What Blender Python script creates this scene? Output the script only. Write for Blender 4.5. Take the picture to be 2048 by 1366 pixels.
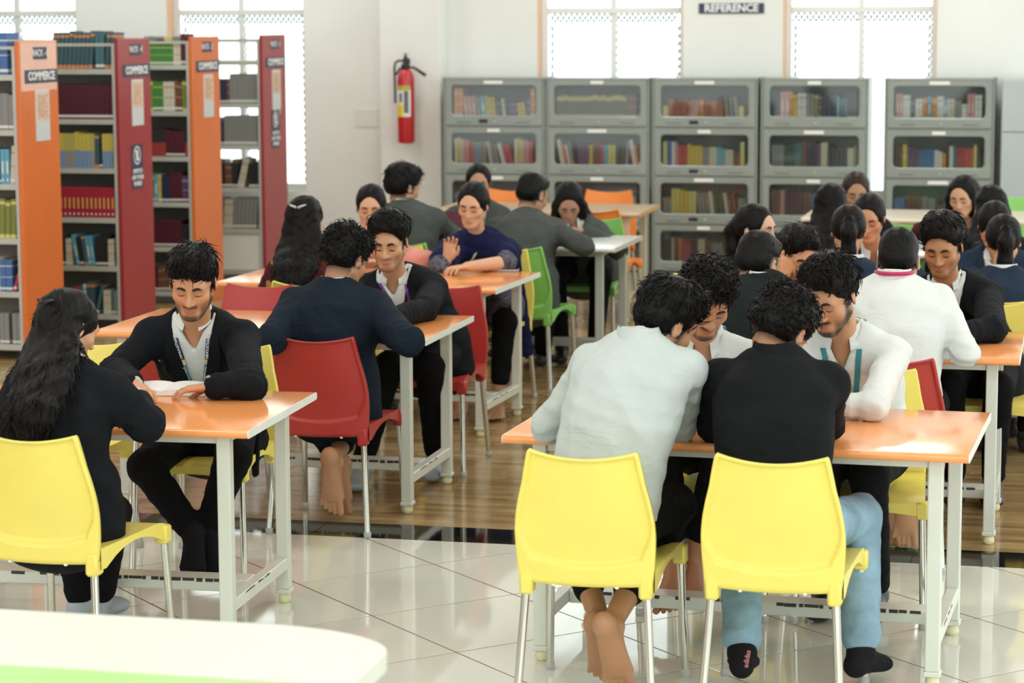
import bpy, bmesh, math, random
import numpy as np
from mathutils import Matrix, Vector

for o in list(bpy.data.objects):
    bpy.data.objects.remove(o)
S = bpy.context.scene
C = S.collection
R_ = math.radians

# ------------------------------------------------------------------ camera
# room axes: X along the reading tables, Y towards the window wall, Z up, metres
CAM_H, PITCH, ROLL, YAW, FPX = 2.0726, R_(7.6693), R_(-0.259), R_(13.3), 4835.0
cd = bpy.data.cameras.new('camera')
cam = bpy.data.objects.new('camera', cd)
C.objects.link(cam)
cam.matrix_world = Matrix.Translation((0, 0, CAM_H)) @ (Matrix.Rotation(YAW, 4, 'Z') @ Matrix.Rotation(math.pi/2 - PITCH, 4, 'X') @ Matrix.Rotation(ROLL, 4, 'Z'))
cd.sensor_width = 36.0
cd.lens = FPX/2048*36
cd.clip_end = 200
cd.dof.use_dof = True
cd.dof.focus_distance = 8.6
cd.dof.aperture_fstop = 4.0
S.camera = cam

# ------------------------------------------------------------------ world and exposure
W = bpy.data.worlds.new('sky')
S.world = W
W.use_nodes = True
bg = W.node_tree.nodes['Background']
bg.inputs[0].default_value = (0.93, 1.0, 0.99, 1)
bg.inputs[1].default_value = 2.2
S.view_settings.view_transform = 'Standard'
S.view_settings.look = 'None'
S.view_settings.gamma = 1
S.view_settings.use_curve_mapping = False
S.view_settings.exposure = 0.12
LAMP_W = 15.5

# ------------------------------------------------------------------ photo geometry helpers: a picture point at a known height or depth
def _ray(u, v):
    du, dv = u-1024, v-683
    u2 = du*math.cos(ROLL)+dv*math.sin(ROLL)
    v2 = -du*math.sin(ROLL)+dv*math.cos(ROLL)
    x, y = u2/FPX, -v2/FPX
    cp, sp = math.cos(PITCH), math.sin(PITCH)
    a, b, c = x, cp+y*sp, -sp+y*cp
    return np.array([a*math.cos(YAW)-b*math.sin(YAW), a*math.sin(YAW)+b*math.cos(YAW), c])
def atz(u, v, z):
    d = _ray(u, v)
    return np.array([0, 0, CAM_H])+(z-CAM_H)/d[2]*d
def aty(u, v, y):
    d = _ray(u, v)
    return np.array([0, 0, CAM_H])+y/d[1]*d

# ------------------------------------------------------------------ materials
MATS = {}
def mat(name, col, rough=0.5, metal=0.0, var=0.0, vscale=8.0, bump=0.0, bscale=60.0, spec=0.5, coat=0.0, stretch=None, emit=0.0):
    if name in MATS:
        return MATS[name]
    m = bpy.data.materials.new(name)
    m.use_nodes = True
    nt = m.node_tree
    p = nt.nodes['Principled BSDF']
    p.inputs['Base Color'].default_value = (*col, 1)
    p.inputs['Roughness'].default_value = rough
    p.inputs['Metallic'].default_value = metal
    p.inputs['Specular IOR Level'].default_value = spec
    p.inputs['Coat Weight'].default_value = coat
    if emit:
        p.inputs['Emission Color'].default_value = (*col, 1)
        p.inputs['Emission Strength'].default_value = emit
    if var or bump:
        tc = nt.nodes.new('ShaderNodeTexCoord')
        mp = nt.nodes.new('ShaderNodeMapping')
        if stretch:
            mp.inputs['Scale'].default_value = stretch
        nt.links.new(tc.outputs['Object'], mp.inputs['Vector'])
    if var:
        n = nt.nodes.new('ShaderNodeTexNoise')
        n.inputs['Scale'].default_value = vscale
        n.inputs['Detail'].default_value = 4
        nt.links.new(mp.outputs[0], n.inputs['Vector'])
        r = nt.nodes.new('ShaderNodeValToRGB')
        r.color_ramp.elements[0].position = 0.3
        r.color_ramp.elements[1].position = 0.7
        r.color_ramp.elements[0].color = (*[c*(1-var) for c in col], 1)
        r.color_ramp.elements[1].color = (*[min(1, c*(1+var)) for c in col], 1)
        nt.links.new(n.outputs['Fac'], r.inputs['Fac'])
        nt.links.new(r.outputs['Color'], p.inputs['Base Color'])
    if bump:
        n2 = nt.nodes.new('ShaderNodeTexNoise')
        n2.inputs['Scale'].default_value = bscale
        n2.inputs['Detail'].default_value = 3
        nt.links.new(mp.outputs[0], n2.inputs['Vector'])
        b = nt.nodes.new('ShaderNodeBump')
        b.inputs['Strength'].default_value = bump
        b.inputs['Distance'].default_value = 0.01
        nt.links.new(n2.outputs['Fac'], b.inputs['Height'])
        nt.links.new(b.outputs['Normal'], p.inputs['Normal'])
    MATS[name] = m
    return m

def glass_mat(name, tint, refl=0.5, dust=0.0):
    m = bpy.data.materials.new(name)
    m.use_nodes = True
    nt = m.node_tree
    nt.nodes.remove(nt.nodes['Principled BSDF'])
    out = nt.nodes['Material Output']
    tr = nt.nodes.new('ShaderNodeBsdfTransparent')
    tr.inputs[0].default_value = (*tint, 1)
    gl = nt.nodes.new('ShaderNodeBsdfGlossy')
    gl.inputs['Roughness'].default_value = 0.04
    fr = nt.nodes.new('ShaderNodeFresnel')
    fr.inputs['IOR'].default_value = 1.45
    mx = nt.nodes.new('ShaderNodeMixShader')
    nt.links.new(fr.outputs[0], mx.inputs[0])
    nt.links.new(tr.outputs[0], mx.inputs[1])
    nt.links.new(gl.outputs[0], mx.inputs[2])
    last = mx
    if dust:
        df = nt.nodes.new('ShaderNodeBsdfDiffuse')
        df.inputs[0].default_value = (0.7, 0.75, 0.73, 1)
        m2 = nt.nodes.new('ShaderNodeMixShader')
        m2.inputs[0].default_value = dust
        nt.links.new(mx.outputs[0], m2.inputs[1])
        nt.links.new(df.outputs[0], m2.inputs[2])
        last = m2
    nt.links.new(last.outputs[0], out.inputs[0])
    MATS[name] = m
    return m

M_WALL = mat('wall_paint', (0.80, 0.82, 0.79), 0.55, var=0.03, vscale=1.5, bump=0.05, bscale=30)
M_CEIL = mat('ceiling_paint', (0.82, 0.83, 0.81), 0.7, var=0.02, vscale=2)
M_CREAM = mat('cream_enamel', (0.66, 0.70, 0.62), 0.32, var=0.03, vscale=6)
M_ORANGE = mat('orange_laminate', (0.90, 0.36, 0.12), 0.13, var=0.03, vscale=5, spec=0.5)
M_WHITEEDGE = mat('white_edge_band', (0.78, 0.83, 0.79), 0.3, var=0.03, vscale=12)
M_WHITETOP = mat('white_laminate', (0.78, 0.80, 0.78), 0.16)
M_WOODTOP = mat('beige_wood_laminate', (0.50, 0.36, 0.22), 0.28, var=0.12, vscale=6, stretch=(1, 8, 1))
M_PALETOP = mat('pale_wood_laminate', (0.66, 0.58, 0.46), 0.25, var=0.06, vscale=6, stretch=(1, 8, 1))
M_RUBBER = mat('cream_rubber', (0.72, 0.70, 0.44), 0.5)
M_CHIP = mat('chipped_black_paint', (0.03, 0.03, 0.025), 0.6)
M_CHROME = mat('steel_tube', (0.62, 0.62, 0.55), 0.18, metal=1.0)
M_GREYCAP = mat('grey_plastic_cap', (0.45, 0.47, 0.45), 0.5)
M_YEL = mat('yellow_plastic', (0.84, 0.72, 0.15), 0.33, var=0.03, vscale=9, bump=0.04, bscale=300)
M_RED = mat('red_plastic', (0.43, 0.035, 0.030), 0.36, var=0.04, vscale=9, bump=0.04, bscale=300)
M_GRN = mat('green_plastic', (0.24, 0.58, 0.14), 0.34, var=0.03, vscale=9, bump=0.04, bscale=300)
M_ORG = mat('orange_plastic', (0.85, 0.26, 0.04), 0.36, var=0.03, vscale=9)
M_TILE = mat('polished_white_tile', (0.72, 0.75, 0.66), 0.06, var=0.03, vscale=1.3, spec=0.6)
M_GROUT = mat('red_brown_grout', (0.26, 0.06, 0.03), 0.8)
M_BLACK = mat('polished_black_granite', (0.008, 0.009, 0.010), 0.06, spec=0.6)
M_STEEL = mat('grey_green_steel', (0.27, 0.305, 0.28), 0.30, var=0.06, vscale=4, spec=0.6)
M_STEELIN = mat('cabinet_inside_enamel', (0.20, 0.235, 0.215), 0.5)
M_SHELF = mat('pale_grey_shelf_steel', (0.50, 0.51, 0.46), 0.4, var=0.05, vscale=5)
M_RACKOR = mat('orange_rack_panel', (0.72, 0.17, 0.03), 0.30, var=0.04, vscale=3, bump=0.05, bscale=20)
M_RACKRD = mat('red_rack_panel', (0.34, 0.032, 0.036), 0.30, var=0.04, vscale=3, bump=0.05, bscale=20)
M_NAVY = mat('navy_sign', (0.035, 0.04, 0.09), 0.4)
M_LETTER = mat('white_lettering', (0.85, 0.86, 0.86), 0.5)
M_PAPER = mat('white_paper', (0.85, 0.86, 0.84), 0.6)
M_PAPERY = mat('aged_paper', (0.74, 0.70, 0.56), 0.7)
M_BLKPL = mat('black_plastic', (0.015, 0.015, 0.016), 0.4)
M_ALU = mat('white_window_frame', (0.78, 0.80, 0.78), 0.4)
M_REVEAL = mat('peach_reveal_paint', (0.85, 0.55, 0.38), 0.6)
M_GRILLE = mat('window_grille_metal', (0.08, 0.07, 0.07), 0.5)
M_WGLASS = glass_mat('window_glass', (0.97, 0.99, 0.98))
M_CGLASS = glass_mat('cabinet_glass', (0.95, 0.97, 0.96), dust=0.02)
M_LAMP = mat('lamp_diffuser', (1.0, 0.99, 0.95), 0.6, emit=2.0)
M_EXT = mat('extinguisher_red', (0.50, 0.02, 0.025), 0.25, spec=0.6)
M_DESK = mat('cream_counter_laminate', (0.66, 0.70, 0.61), 0.35)
M_DESKGRN = mat('light_green_laminate', (0.36, 0.66, 0.20), 0.35)

def wood_mat():
    m = bpy.data.materials.new('wood_strip_floor')
    m.use_nodes = True
    nt = m.node_tree
    p = nt.nodes['Principled BSDF']
    p.inputs['Roughness'].default_value = 0.16
    p.inputs['Specular IOR Level'].default_value = 0.5
    at = nt.nodes.new('ShaderNodeObjectInfo')
    tc = nt.nodes.new('ShaderNodeTexCoord')
    mp = nt.nodes.new('ShaderNodeMapping')
    mp.inputs['Scale'].default_value = (1.6, 14, 1)
    nt.links.new(tc.outputs['Object'], mp.inputs['Vector'])
    ad = nt.nodes.new('ShaderNodeVectorMath')
    ad.operation = 'ADD'
    sc = nt.nodes.new('ShaderNodeVectorMath')
    sc.operation = 'SCALE'
    sc.inputs[3].default_value = 3.0
    nt.links.new(at.outputs['Location'], sc.inputs[0])
    nt.links.new(mp.outputs[0], ad.inputs[0])
    nt.links.new(sc.outputs[0], ad.inputs[1])
    n = nt.nodes.new('ShaderNodeTexNoise')
    n.inputs['Scale'].default_value = 2.2
    n.inputs['Detail'].default_value = 5
    nt.links.new(ad.outputs[0], n.inputs['Vector'])
    # three strips across each plank, each broken at its own places
    br = nt.nodes.new('ShaderNodeTexBrick')
    br.offset = 0.37
    br.inputs['Scale'].default_value = 1.0
    br.inputs['Brick Width'].default_value = 0.34
    br.inputs['Row Height'].default_value = 0.055
    br.inputs['Mortar Size'].default_value = 0.0
    br.inputs['Color1'].default_value = (0, 0, 0, 1)
    br.inputs['Color2'].default_value = (1, 1, 1, 1)
    a2 = nt.nodes.new('ShaderNodeVectorMath')
    a2.operation = 'ADD'
    nt.links.new(tc.outputs['Object'], a2.inputs[0])
    nt.links.new(at.outputs['Location'], a2.inputs[1])
    nt.links.new(a2.outputs[0], br.inputs['Vector'])
    mx = nt.nodes.new('ShaderNodeMath')
    mx.operation = 'MULTIPLY_ADD'
    mx.inputs[1].default_value = 0.42
    nt.links.new(br.outputs['Color'], mx.inputs[0])
    m3 = nt.nodes.new('ShaderNodeMath')
    m3.operation = 'MULTIPLY'
    m3.inputs[1].default_value = 0.62
    nt.links.new(n.outputs['Fac'], m3.inputs[0])
    nt.links.new(m3.outputs[0], mx.inputs[2])
    r = nt.nodes.new('ShaderNodeValToRGB')
    r.color_ramp.elements[0].position = 0.18
    r.color_ramp.elements[0].color = (0.22, 0.135, 0.058, 1)
    r.color_ramp.elements[1].position = 0.8
    r.color_ramp.elements[1].color = (0.52, 0.37, 0.17, 1)
    nt.links.new(mx.outputs[0], r.inputs['Fac'])
    nt.links.new(r.outputs['Color'], p.inputs['Base Color'])
    return m
M_WOOD = wood_mat()

# ------------------------------------------------------------------ mesh helpers
class MB:
    """collects shapes, then links them as one mesh object"""
    def __init__(s):
        s.v, s.f, s.m = [], [], []
    def add(s, vs, fs, mi=0):
        b = len(s.v)
        s.v += [tuple(map(float, p)) for p in vs]
        s.f += [tuple(i+b for i in f) for f in fs]
        s.m += [mi]*len(fs)
        return s
    def box(s, x0, x1, y0, y1, z0, z1, mi=0):
        v = [(x, y, z) for z in (z0, z1) for y in (y0, y1) for x in (x0, x1)]
        return s.add(v, [(0, 2, 3, 1), (4, 5, 7, 6), (0, 1, 5, 4), (2, 6, 7, 3), (0, 4, 6, 2), (1, 3, 7, 5)], mi)
    def bbox(s, x0, x1, y0, y1, z0, z1, b=0.004, mi=0):
        """box with chamfered edges"""
        c = [((x0+x1)/2), ((y0+y1)/2), ((z0+z1)/2)]
        h = [(x1-x0)/2, (y1-y0)/2, (z1-z0)/2]
        b = min(b, min(h)*0.9)
        v, idx = [], {}
        for sx in (-1, 1):
            for sy in (-1, 1):
                for sz in (-1, 1):
                    for k in range(3):
                        q = [h[i]-(b if i != k else 0) for i in range(3)]
                        idx[(sx, sy, sz, k)] = len(v)
                        v.append((c[0]+sx*q[0], c[1]+sy*q[1], c[2]+sz*q[2]))
        f = []
        for k in range(3):
            i, j = (k+1) % 3, (k+2) % 3
            for sg in (-1, 1):
                loop = []
                for a, bb in ((-1, -1), (1, -1), (1, 1), (-1, 1)):
                    t = [0, 0, 0]
                    t[k], t[i], t[j] = sg, a, bb
                    loop.append(idx[(*t, k)])
                f.append(tuple(loop if sg > 0 else loop[::-1]))
        for k in range(3):      # edges along axis k
            i, j = (k+1) % 3, (k+2) % 3
            for a in (-1, 1):
                for bb in (-1, 1):
                    t0, t1 = [0]*3, [0]*3
                    t0[k], t0[i], t0[j] = -1, a, bb
                    t1[k], t1[i], t1[j] = 1, a, bb
                    q = (idx[(*t0, i)], idx[(*t1, i)], idx[(*t1, j)], idx[(*t0, j)])
                    f.append(q if a*bb < 0 else q[::-1])
        for sx in (-1, 1):
            for sy in (-1, 1):
                for sz in (-1, 1):
                    q = tuple(idx[(sx, sy, sz, k)] for k in range(3))
                    f.append(q if sx*sy*sz > 0 else q[::-1])
        return s.add(v, f, mi)
    def tube(s, pts, r, n=10, mi=0, cap=True):
        pts = [np.array(p, float) for p in pts]
        rs = r if isinstance(r, (list, tuple)) else [r]*len(pts)
        up = None
        vs, fs = [], []
        for i, p in enumerate(pts):
            t = pts[min(i+1, len(pts)-1)]-pts[max(i-1, 0)]
            t = t/(np.linalg.norm(t)+1e-12)
            if up is None:
                up = np.array([0, 0, 1.0]) if abs(t[2]) < 0.9 else np.array([1.0, 0, 0])
            a = np.cross(up, t)
            a /= np.linalg.norm(a)+1e-12
            b = np.cross(t, a)
            up = b
            for k in range(n):
                q = 2*math.pi*k/n
                vs.append(p+rs[i]*(math.cos(q)*a+math.sin(q)*b))
        for i in range(len(pts)-1):
            for k in range(n):
                fs.append((i*n+k, i*n+(k+1) % n, (i+1)*n+(k+1) % n, (i+1)*n+k))
        if cap:
            fs.append(tuple(range(n-1, -1, -1)))
            fs.append(tuple((len(pts)-1)*n+k for k in range(n)))
        return s.add(vs, fs, mi)
    def lathe(s, prof, c=(0, 0, 0), n=20, mi=0):
        vs, fs = [], []
        for r, z in prof:
            for k in range(n):
                q = 2*math.pi*k/n
                vs.append((c[0]+r*math.cos(q), c[1]+r*math.sin(q), c[2]+z))
        for i in range(len(prof)-1):
            for k in range(n):
                fs.append((i*n+k, i*n+(k+1) % n, (i+1)*n+(k+1) % n, (i+1)*n+k))
        fs.append(tuple(range(n-1, -1, -1)))
        fs.append(tuple((len(prof)-1)*n+k for k in range(n)))
        return s.add(vs, fs, mi)
    def grid(s, P, mi=0, flip=False):
        """P[i][j] grid of points"""
        n, m = len(P), len(P[0])
        vs = [p for row in P for p in row]
        fs = []
        for i in range(n-1):
            for j in range(m-1):
                q = (i*m+j, i*m+j+1, (i+1)*m+j+1, (i+1)*m+j)
                fs.append(q[::-1] if flip else q)
        return s.add(vs, fs, mi)
    def mesh(s, name):
        me = bpy.data.meshes.new(name)
        me.from_pydata(s.v, [], s.f)
        me.polygons.foreach_set('material_index', s.m)
        return me
    def build(s, name, mats, parent=None, smooth=False, loc=None):
        me = s.mesh(name)
        for m_ in (mats if isinstance(mats, (list, tuple)) else [mats]):
            me.materials.append(m_)
        if smooth:
            smooth_mesh(me)
        return link(name, me, parent, loc)

def smooth_mesh(me, ang=40):
    me.polygons.foreach_set('use_smooth', [True]*len(me.polygons))
    try:
        me.set_sharp_from_angle(angle=R_(ang))
    except Exception:
        pass
def link(name, me, parent=None, loc=None, rz=None):
    o = bpy.data.objects.new(name, me)
    C.objects.link(o)
    if parent:
        o.parent = parent
    if loc is not None:
        o.location = loc
    if rz is not None:
        o.rotation_euler = (0, 0, rz)
    return o
def tag(o, label, cat, group=None):
    o['label'] = label
    o['category'] = cat
    if group:
        o['group'] = group
    return o
def struct(o, label=None):
    o['kind'] = 'structure'
    if label:
        o['label'] = label
    return o
def empty(name, loc, rz=0.0):
    o = bpy.data.objects.new(name, None)
    o.empty_display_size = 0.1
    C.objects.link(o)
    o.location = loc
    o.rotation_euler = (0, 0, rz)
    return o
def copy_tree(o, parent=None):
    c = o.copy()
    C.objects.link(c)
    c.parent = parent
    for ch in list(o.children):
        copy_tree(ch, c)
    return c
def text_mesh(txt, size, depth=0.0015, bold=0.0, space=1.0, line=1.0):
    cu = bpy.data.curves.new('lettering', 'FONT')
    cu.body = txt
    cu.size = size
    cu.extrude = depth
    cu.offset = bold
    cu.align_x = 'CENTER'
    cu.align_y = 'CENTER'
    cu.space_character = space
    cu.space_line = line
    cu.resolution_u = 2
    t = bpy.data.objects.new('lettering', cu)
    C.objects.link(t)
    dg = bpy.context.evaluated_depsgraph_get()
    me = bpy.data.meshes.new_from_object(t.evaluated_get(dg))
    bpy.data.objects.remove(t)
    return me
def text(txt, size, m, parent, M, depth=0.0015, bold=0.0, name='lettering', **k):
    me = text_mesh(txt, size, depth, bold, **k)
    me.transform(M)
    me.materials.clear()
    me.materials.append(m)
    return link(name, me, parent)
def frame_m(origin, xdir, ydir):
    x, y = Vector(xdir).normalized(), Vector(ydir).normalized()
    z = x.cross(y)
    return Matrix(((x.x, y.x, z.x, origin[0]), (x.y, y.y, z.y, origin[1]), (x.z, y.z, z.z, origin[2]), (0, 0, 0, 1)))
ORD = ['first', 'second', 'third', 'fourth', 'fifth', 'sixth', 'seventh', 'eighth', 'ninth', 'tenth', 'eleventh', 'twelfth', 'thirteenth', 'fourteenth', 'fifteenth', 'sixteenth', 'seventeenth', 'eighteenth', 'nineteenth', 'twentieth', 'twenty-first', 'twenty-second', 'twenty-third', 'twenty-fourth', 'twenty-fifth', 'twenty-sixth', 'twenty-seventh', 'twenty-eighth', 'twenty-ninth', 'thirtieth']
rnd = random.Random(7)

# ================================================================== THE ROOM
YW = 18.85          # inner face of the window wall
WIN = [(-9.36, -8.16), (-7.36, -6.18), (-4.24, -3.07), (-2.29, -1.11), (-0.30, 0.88)]
SILL, HEAD, CEIL = 0.66, 3.25, 3.75

# floor: screed, tiles on the diagonal, black border, wood strips
fl = struct(MB().box(-11, 6, -1, 19.2, -0.2, -0.0022).build('floor', M_GROUT))
TD = 0.822
ts = TD/math.sqrt(2)
g = 0.0032
tm = MB()
tb = ts/2-g
tm.bbox(-tb, tb, -tb, tb, -0.0020, 0.0, 0.0006)
tile_me = tm.mesh('floor_tile')
tile_me.materials.append(M_TILE)
def poly_tile(cx, cy):
    """tile cut by the border line y = 9.12"""
    h = TD/2-g*1.6
    pts = [(0, -h), (h, 0), (0, h), (-h, 0)]
    out = []
    for i in range(4):
        a, b = pts[i], pts[(i+1) % 4]
        ya, yb = a[1]+cy, b[1]+cy
        if ya <= 9.12:
            out.append(a)
        if (ya-9.12)*(yb-9.12) < 0:
            t = (9.12-ya)/(yb-ya)
            out.append((a[0]+(b[0]-a[0])*t, a[1]+(b[1]-a[1])*t))
    return out
for row in range(0, 14):
    cy = 9.135-row*TD/2
    for col in range(-4, 8):
        cx = -2.374+col*TD-(TD/2 if row % 2 else 0)
        # only what the picture can see (with a margin)
        if cy < 4.0 or cx < -0.62*cy+0.9-1.2 or cx > 0.05*cy+1.2:
            continue
        if cy+TD/2 > 9.13:
            pts = poly_tile(cx, cy)
            n = len(pts)
            v = [(x, y, 0.0) for x, y in pts]+[(x, y, -0.0020) for x, y in pts]
            f = [tuple(range(n)), tuple(range(2*n-1, n-1, -1))]+[(i, n+i, n+(i+1) % n, (i+1) % n) for i in range(n)]
            o = MB().add(v, f).build('floor_tile', M_TILE, fl, loc=(cx, cy, 0))
        else:
            o = link('floor_tile', tile_me, fl, (cx, cy, 0), math.pi/4)
for k in range(-6, 4):
    MB().bbox(k*1.2+0.001-0.6, k*1.2+1.199-0.6, 9.123, 9.392, -0.0020, 0.0, 0.0006).build('border_slab', M_BLACK, fl)
PW, PL = 0.165, 1.02
pm = MB().bbox(0.0006, PL-0.0006, 0.0006, PW-0.0006, -0.0020, 0.0, 0.0006).mesh('wood_plank')
pm.materials.append(M_WOOD)
far = MB()
npl = 0
for r in range(int((19-9.395)/PW)+1):
    y = 9.395+r*PW
    off = rnd.random()*PL
    for k in range(-11, 6):
        x = k*PL+off-PL
        if x > 0.2*y+0.6 or x+PL < -0.5*y-0.4:
            continue
        if y < 13.3 and npl < 300 and x+PL > -0.36*y-0.6 and x < 0.02*y+0.6:
            link('wood_plank', pm, fl, (x, y, 0))
            npl += 1
        else:
            far.box(x, x+PL-0.001, y, y+PW-0.001, -0.0020, 0.0)
o = far.build('wood_planks', M_WOOD, fl)
o['kind'] = 'stuff'

# window wall
wb = MB()
edges = [-11.0]+[e for w in WIN for e in w]+[6.0]
for i in range(0, len(edges), 2):
    wb.box(edges[i], edges[i+1], YW, YW+0.25, 0, CEIL)
for a, b in WIN:
    wb.box(a, b, YW, YW+0.25, 0, SILL)
    wb.box(a, b, YW, YW+0.25, HEAD, CEIL)
struct(wb.build('wall_back', M_WALL))
pl = struct(MB().bbox(-5.49, -4.985, 18.67, YW-0.001, 0, CEIL, 0.006).build('wall_pier', M_WALL), 'shallow white wall pier behind the fire extinguisher')
struct(MB().box(-11.2, -11, -1, 19.1, 0, CEIL).build('wall_left', M_WALL))
ce = struct(MB().box(-11.2, 6, -1, 19.1, CEIL, CEIL+0.15).build('ceiling', M_CEIL))
for n_, (a, b) in enumerate(WIN):
    w = struct(empty('window_%d' % (n_+1), ((a+b)/2, YW+0.15, SILL)))
    hw = (b-a)/2
    H = HEAD-SILL
    yo = 0.0
    tr = 2.085-SILL
    fr = MB()
    fr.bbox(-hw+0.004, -hw+0.05, yo, yo+0.05, 0, H, 0.004)
    fr.bbox(hw-0.05, hw-0.004, yo, yo+0.05, 0, H, 0.004)
    fr.bbox(-hw+0.05, hw-0.05, yo, yo+0.05, 0, 0.05, 0.004)
    fr.bbox(-hw+0.05, hw-0.05, yo, yo+0.05, H-0.05, H, 0.004)
    fr.build('window_frame', M_ALU, w)
    MB().bbox(-hw+0.05, hw-0.05, yo-0.005, yo+0.045, tr, tr+0.05, 0.004).build('transom', M_ALU, w)
    MB().bbox(-0.022, 0.022, yo+0.002, yo+0.042, 0.05, tr, 0.004).build('mullion', M_ALU, w)
    MB().bbox(-0.022, 0.022, yo+0.002, yo+0.042, tr+0.05, H-0.05, 0.004).build('mullion', M_ALU, w)
    for sx in (-1, 1):
        x0, x1 = sorted((sx*0.022, sx*(hw-0.05)))
        MB().box(x0, x1, yo+0.02, yo+0.024, 0.05, tr).build('pane', M_WGLASS, w)
        MB().box(x0, x1, yo+0.02, yo+0.024, tr+0.05, H-0.05).build('pane', M_WGLASS, w)
    rv = MB()
    rv.box(-hw+0.0005, -hw+0.006, -0.148, yo, 0.002, H-0.002)
    rv.box(hw-0.006, hw-0.0005, -0.148, yo, 0.002, H-0.002)
    rv.build('reveal', M_REVEAL, w)
    gr = MB()        # zigzag grille outside the glass
    yg = yo+0.09
    for z0 in (tr-0.06,):
        x = -hw+0.05
        while x < hw-0.09:
            gr.tube([(x, yg, z0), (x+0.045, yg, z0+0.06)], 0.0065, 4)
            gr.tube([(x+0.045, yg, z0), (x, yg, z0+0.06)], 0.0055, 4)
            x += 0.045
        gr.box(-hw+0.04, hw-0.04, yg-0.004, yg+0.004, z0-0.006, z0)
    for xs in (-hw+0.052, hw-0.092, -0.02):
        z = 0.02
        while z < tr-0.1:
            gr.tube([(xs, yg, z), (xs+0.04, yg, z+0.06)], 0.0065, 4)
            gr.tube([(xs+0.04, yg, z), (xs, yg, z+0.06)], 0.0055, 4)
            z += 0.06
    gr.build('grille', M_GRILLE, w)
# ceiling lamps (the room's own light)
for i, x in enumerate((-8.4, -6.0, -3.6, -1.2, 1.2, 3.6)):
    for j, y in enumerate((1.2, 4.0, 6.8, 9.6, 12.4, 15.2, 17.8)):
        lp = empty('ceiling_lamp', (x, y, CEIL))
        tag(lp, 'square white ceiling lamp panel, %s row from the windows, %s from the left wall' % (ORD[6-j], ORD[i]), 'ceiling lamp', 'ceiling lamps')
        f = MB()
        for a, b, c_, d in ((-0.31, 0.31, -0.31, -0.285), (-0.31, 0.31, 0.285, 0.31), (-0.31, -0.285, -0.285, 0.285), (0.285, 0.31, -0.285, 0.285)):
            f.box(a, b, c_, d, -0.04, 0)
        f.build('lamp_frame', M_ALU, lp)
        MB().box(-0.284, 0.284, -0.284, 0.284, -0.028, -0.001).build('diffuser', M_LAMP, lp)
        ld = bpy.data.lights.new('lamp_light', 'AREA')
        ld.shape = 'SQUARE'
        ld.size = 0.55
        ld.energy = LAMP_W
        ld.color = (0.975, 1.0, 0.955)
        lo = bpy.data.objects.new('lamp_light', ld)
        C.objects.link(lo)
        lo.parent = lp
        lo.location = (0, 0, -0.045)

# ================================================================== BOOK CABINETS
def rr_loop(x0, x1, z0, z1, r, n=5):
    pts = []
    for cx, cz, a0 in ((x1-r, z1-r, 0), (x0+r, z1-r, 90), (x0+r, z0+r, 180), (x1-r, z0+r, 270)):
        for k in range(n+1):
            a = R_(a0+90*k/n)
            pts.append((cx+r*math.cos(a), cz+r*math.sin(a)))
    return pts
def door_mesh(w, h, gx, gz0, gz1):
    """sheet-steel door with a round-cornered opening, front face at y=0, 18 mm deep"""
    inn = rr_loop(-gx, gx, gz0, gz1, 0.032)
    out = []
    cx, cz = 0, (gz0+gz1)/2
    for x, z in inn:
        dx, dz = x-cx, z-cz
        kx = (w/2)/abs(dx) if abs(dx) > 1e-9 else 1e9
        kz = ((h if dz > 0 else 0)-cz)/dz if abs(dz) > 1e-9 else 1e9
        k = min(kx, abs(kz))
        out.append((cx+dx*k, cz+dz*k))
    # snap the nearest outer points to the true corners
    for X, Z in ((w/2, h), (-w/2, h), (-w/2, 0), (w/2, 0)):
        i = min(range(len(out)), key=lambda q: (out[q][0]-X)**2+(out[q][1]-Z)**2)
        out[i] = (X, Z)
    n = len(inn)
    mid = [(x+(ox-x)*0.10, z+(oz-z)*0.10) for (x, z), (ox, oz) in zip(inn, out)]
    rings = [[(x, 0.018, z) for x, z in inn], [(x, 0.006, z) for x, z in inn], [(x, 0.0, z) for x, z in mid], [(x, 0.0, z) for x, z in [(a*0.985, cz+(b-cz)*0.985) for a, b in out]], [(x, 0.004, z) for x, z in out], [(x, 0.018, z) for x, z in out]]
    mb = MB()
    v = [p for rg in rings for p in rg]
    f = []
    for i in range(len(rings)-1):
        for k in range(n):
            f.append((i*n+k, i*n+(k+1) % n, (i+1)*n+(k+1) % n, (i+1)*n+k))
    for k in range(n):
        f.append((5*n+k, 5*n+(k+1) % n, (k+1) % n, k))
    mb.add(v, f)
    return mb
CW, CD, CH = 0.816, 0.36, 1.595
ROWZ = [0.105, 0.474, 0.845, 1.218]
RH = 0.369
YC = 18.40
CABX = [-4.487, -3.664, -2.828, -1.990, -1.057]
CABLAB = ['beside the white wall pier', 'second from the wall pier', 'third from the wall pier', 'left of the bright gap', 'right of the bright gap']
cab0 = None
door_me = door_mesh(0.775, RH-0.012, 0.338, 0.078, 0.312).mesh('door')
door_me.materials.append(M_STEEL)
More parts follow.
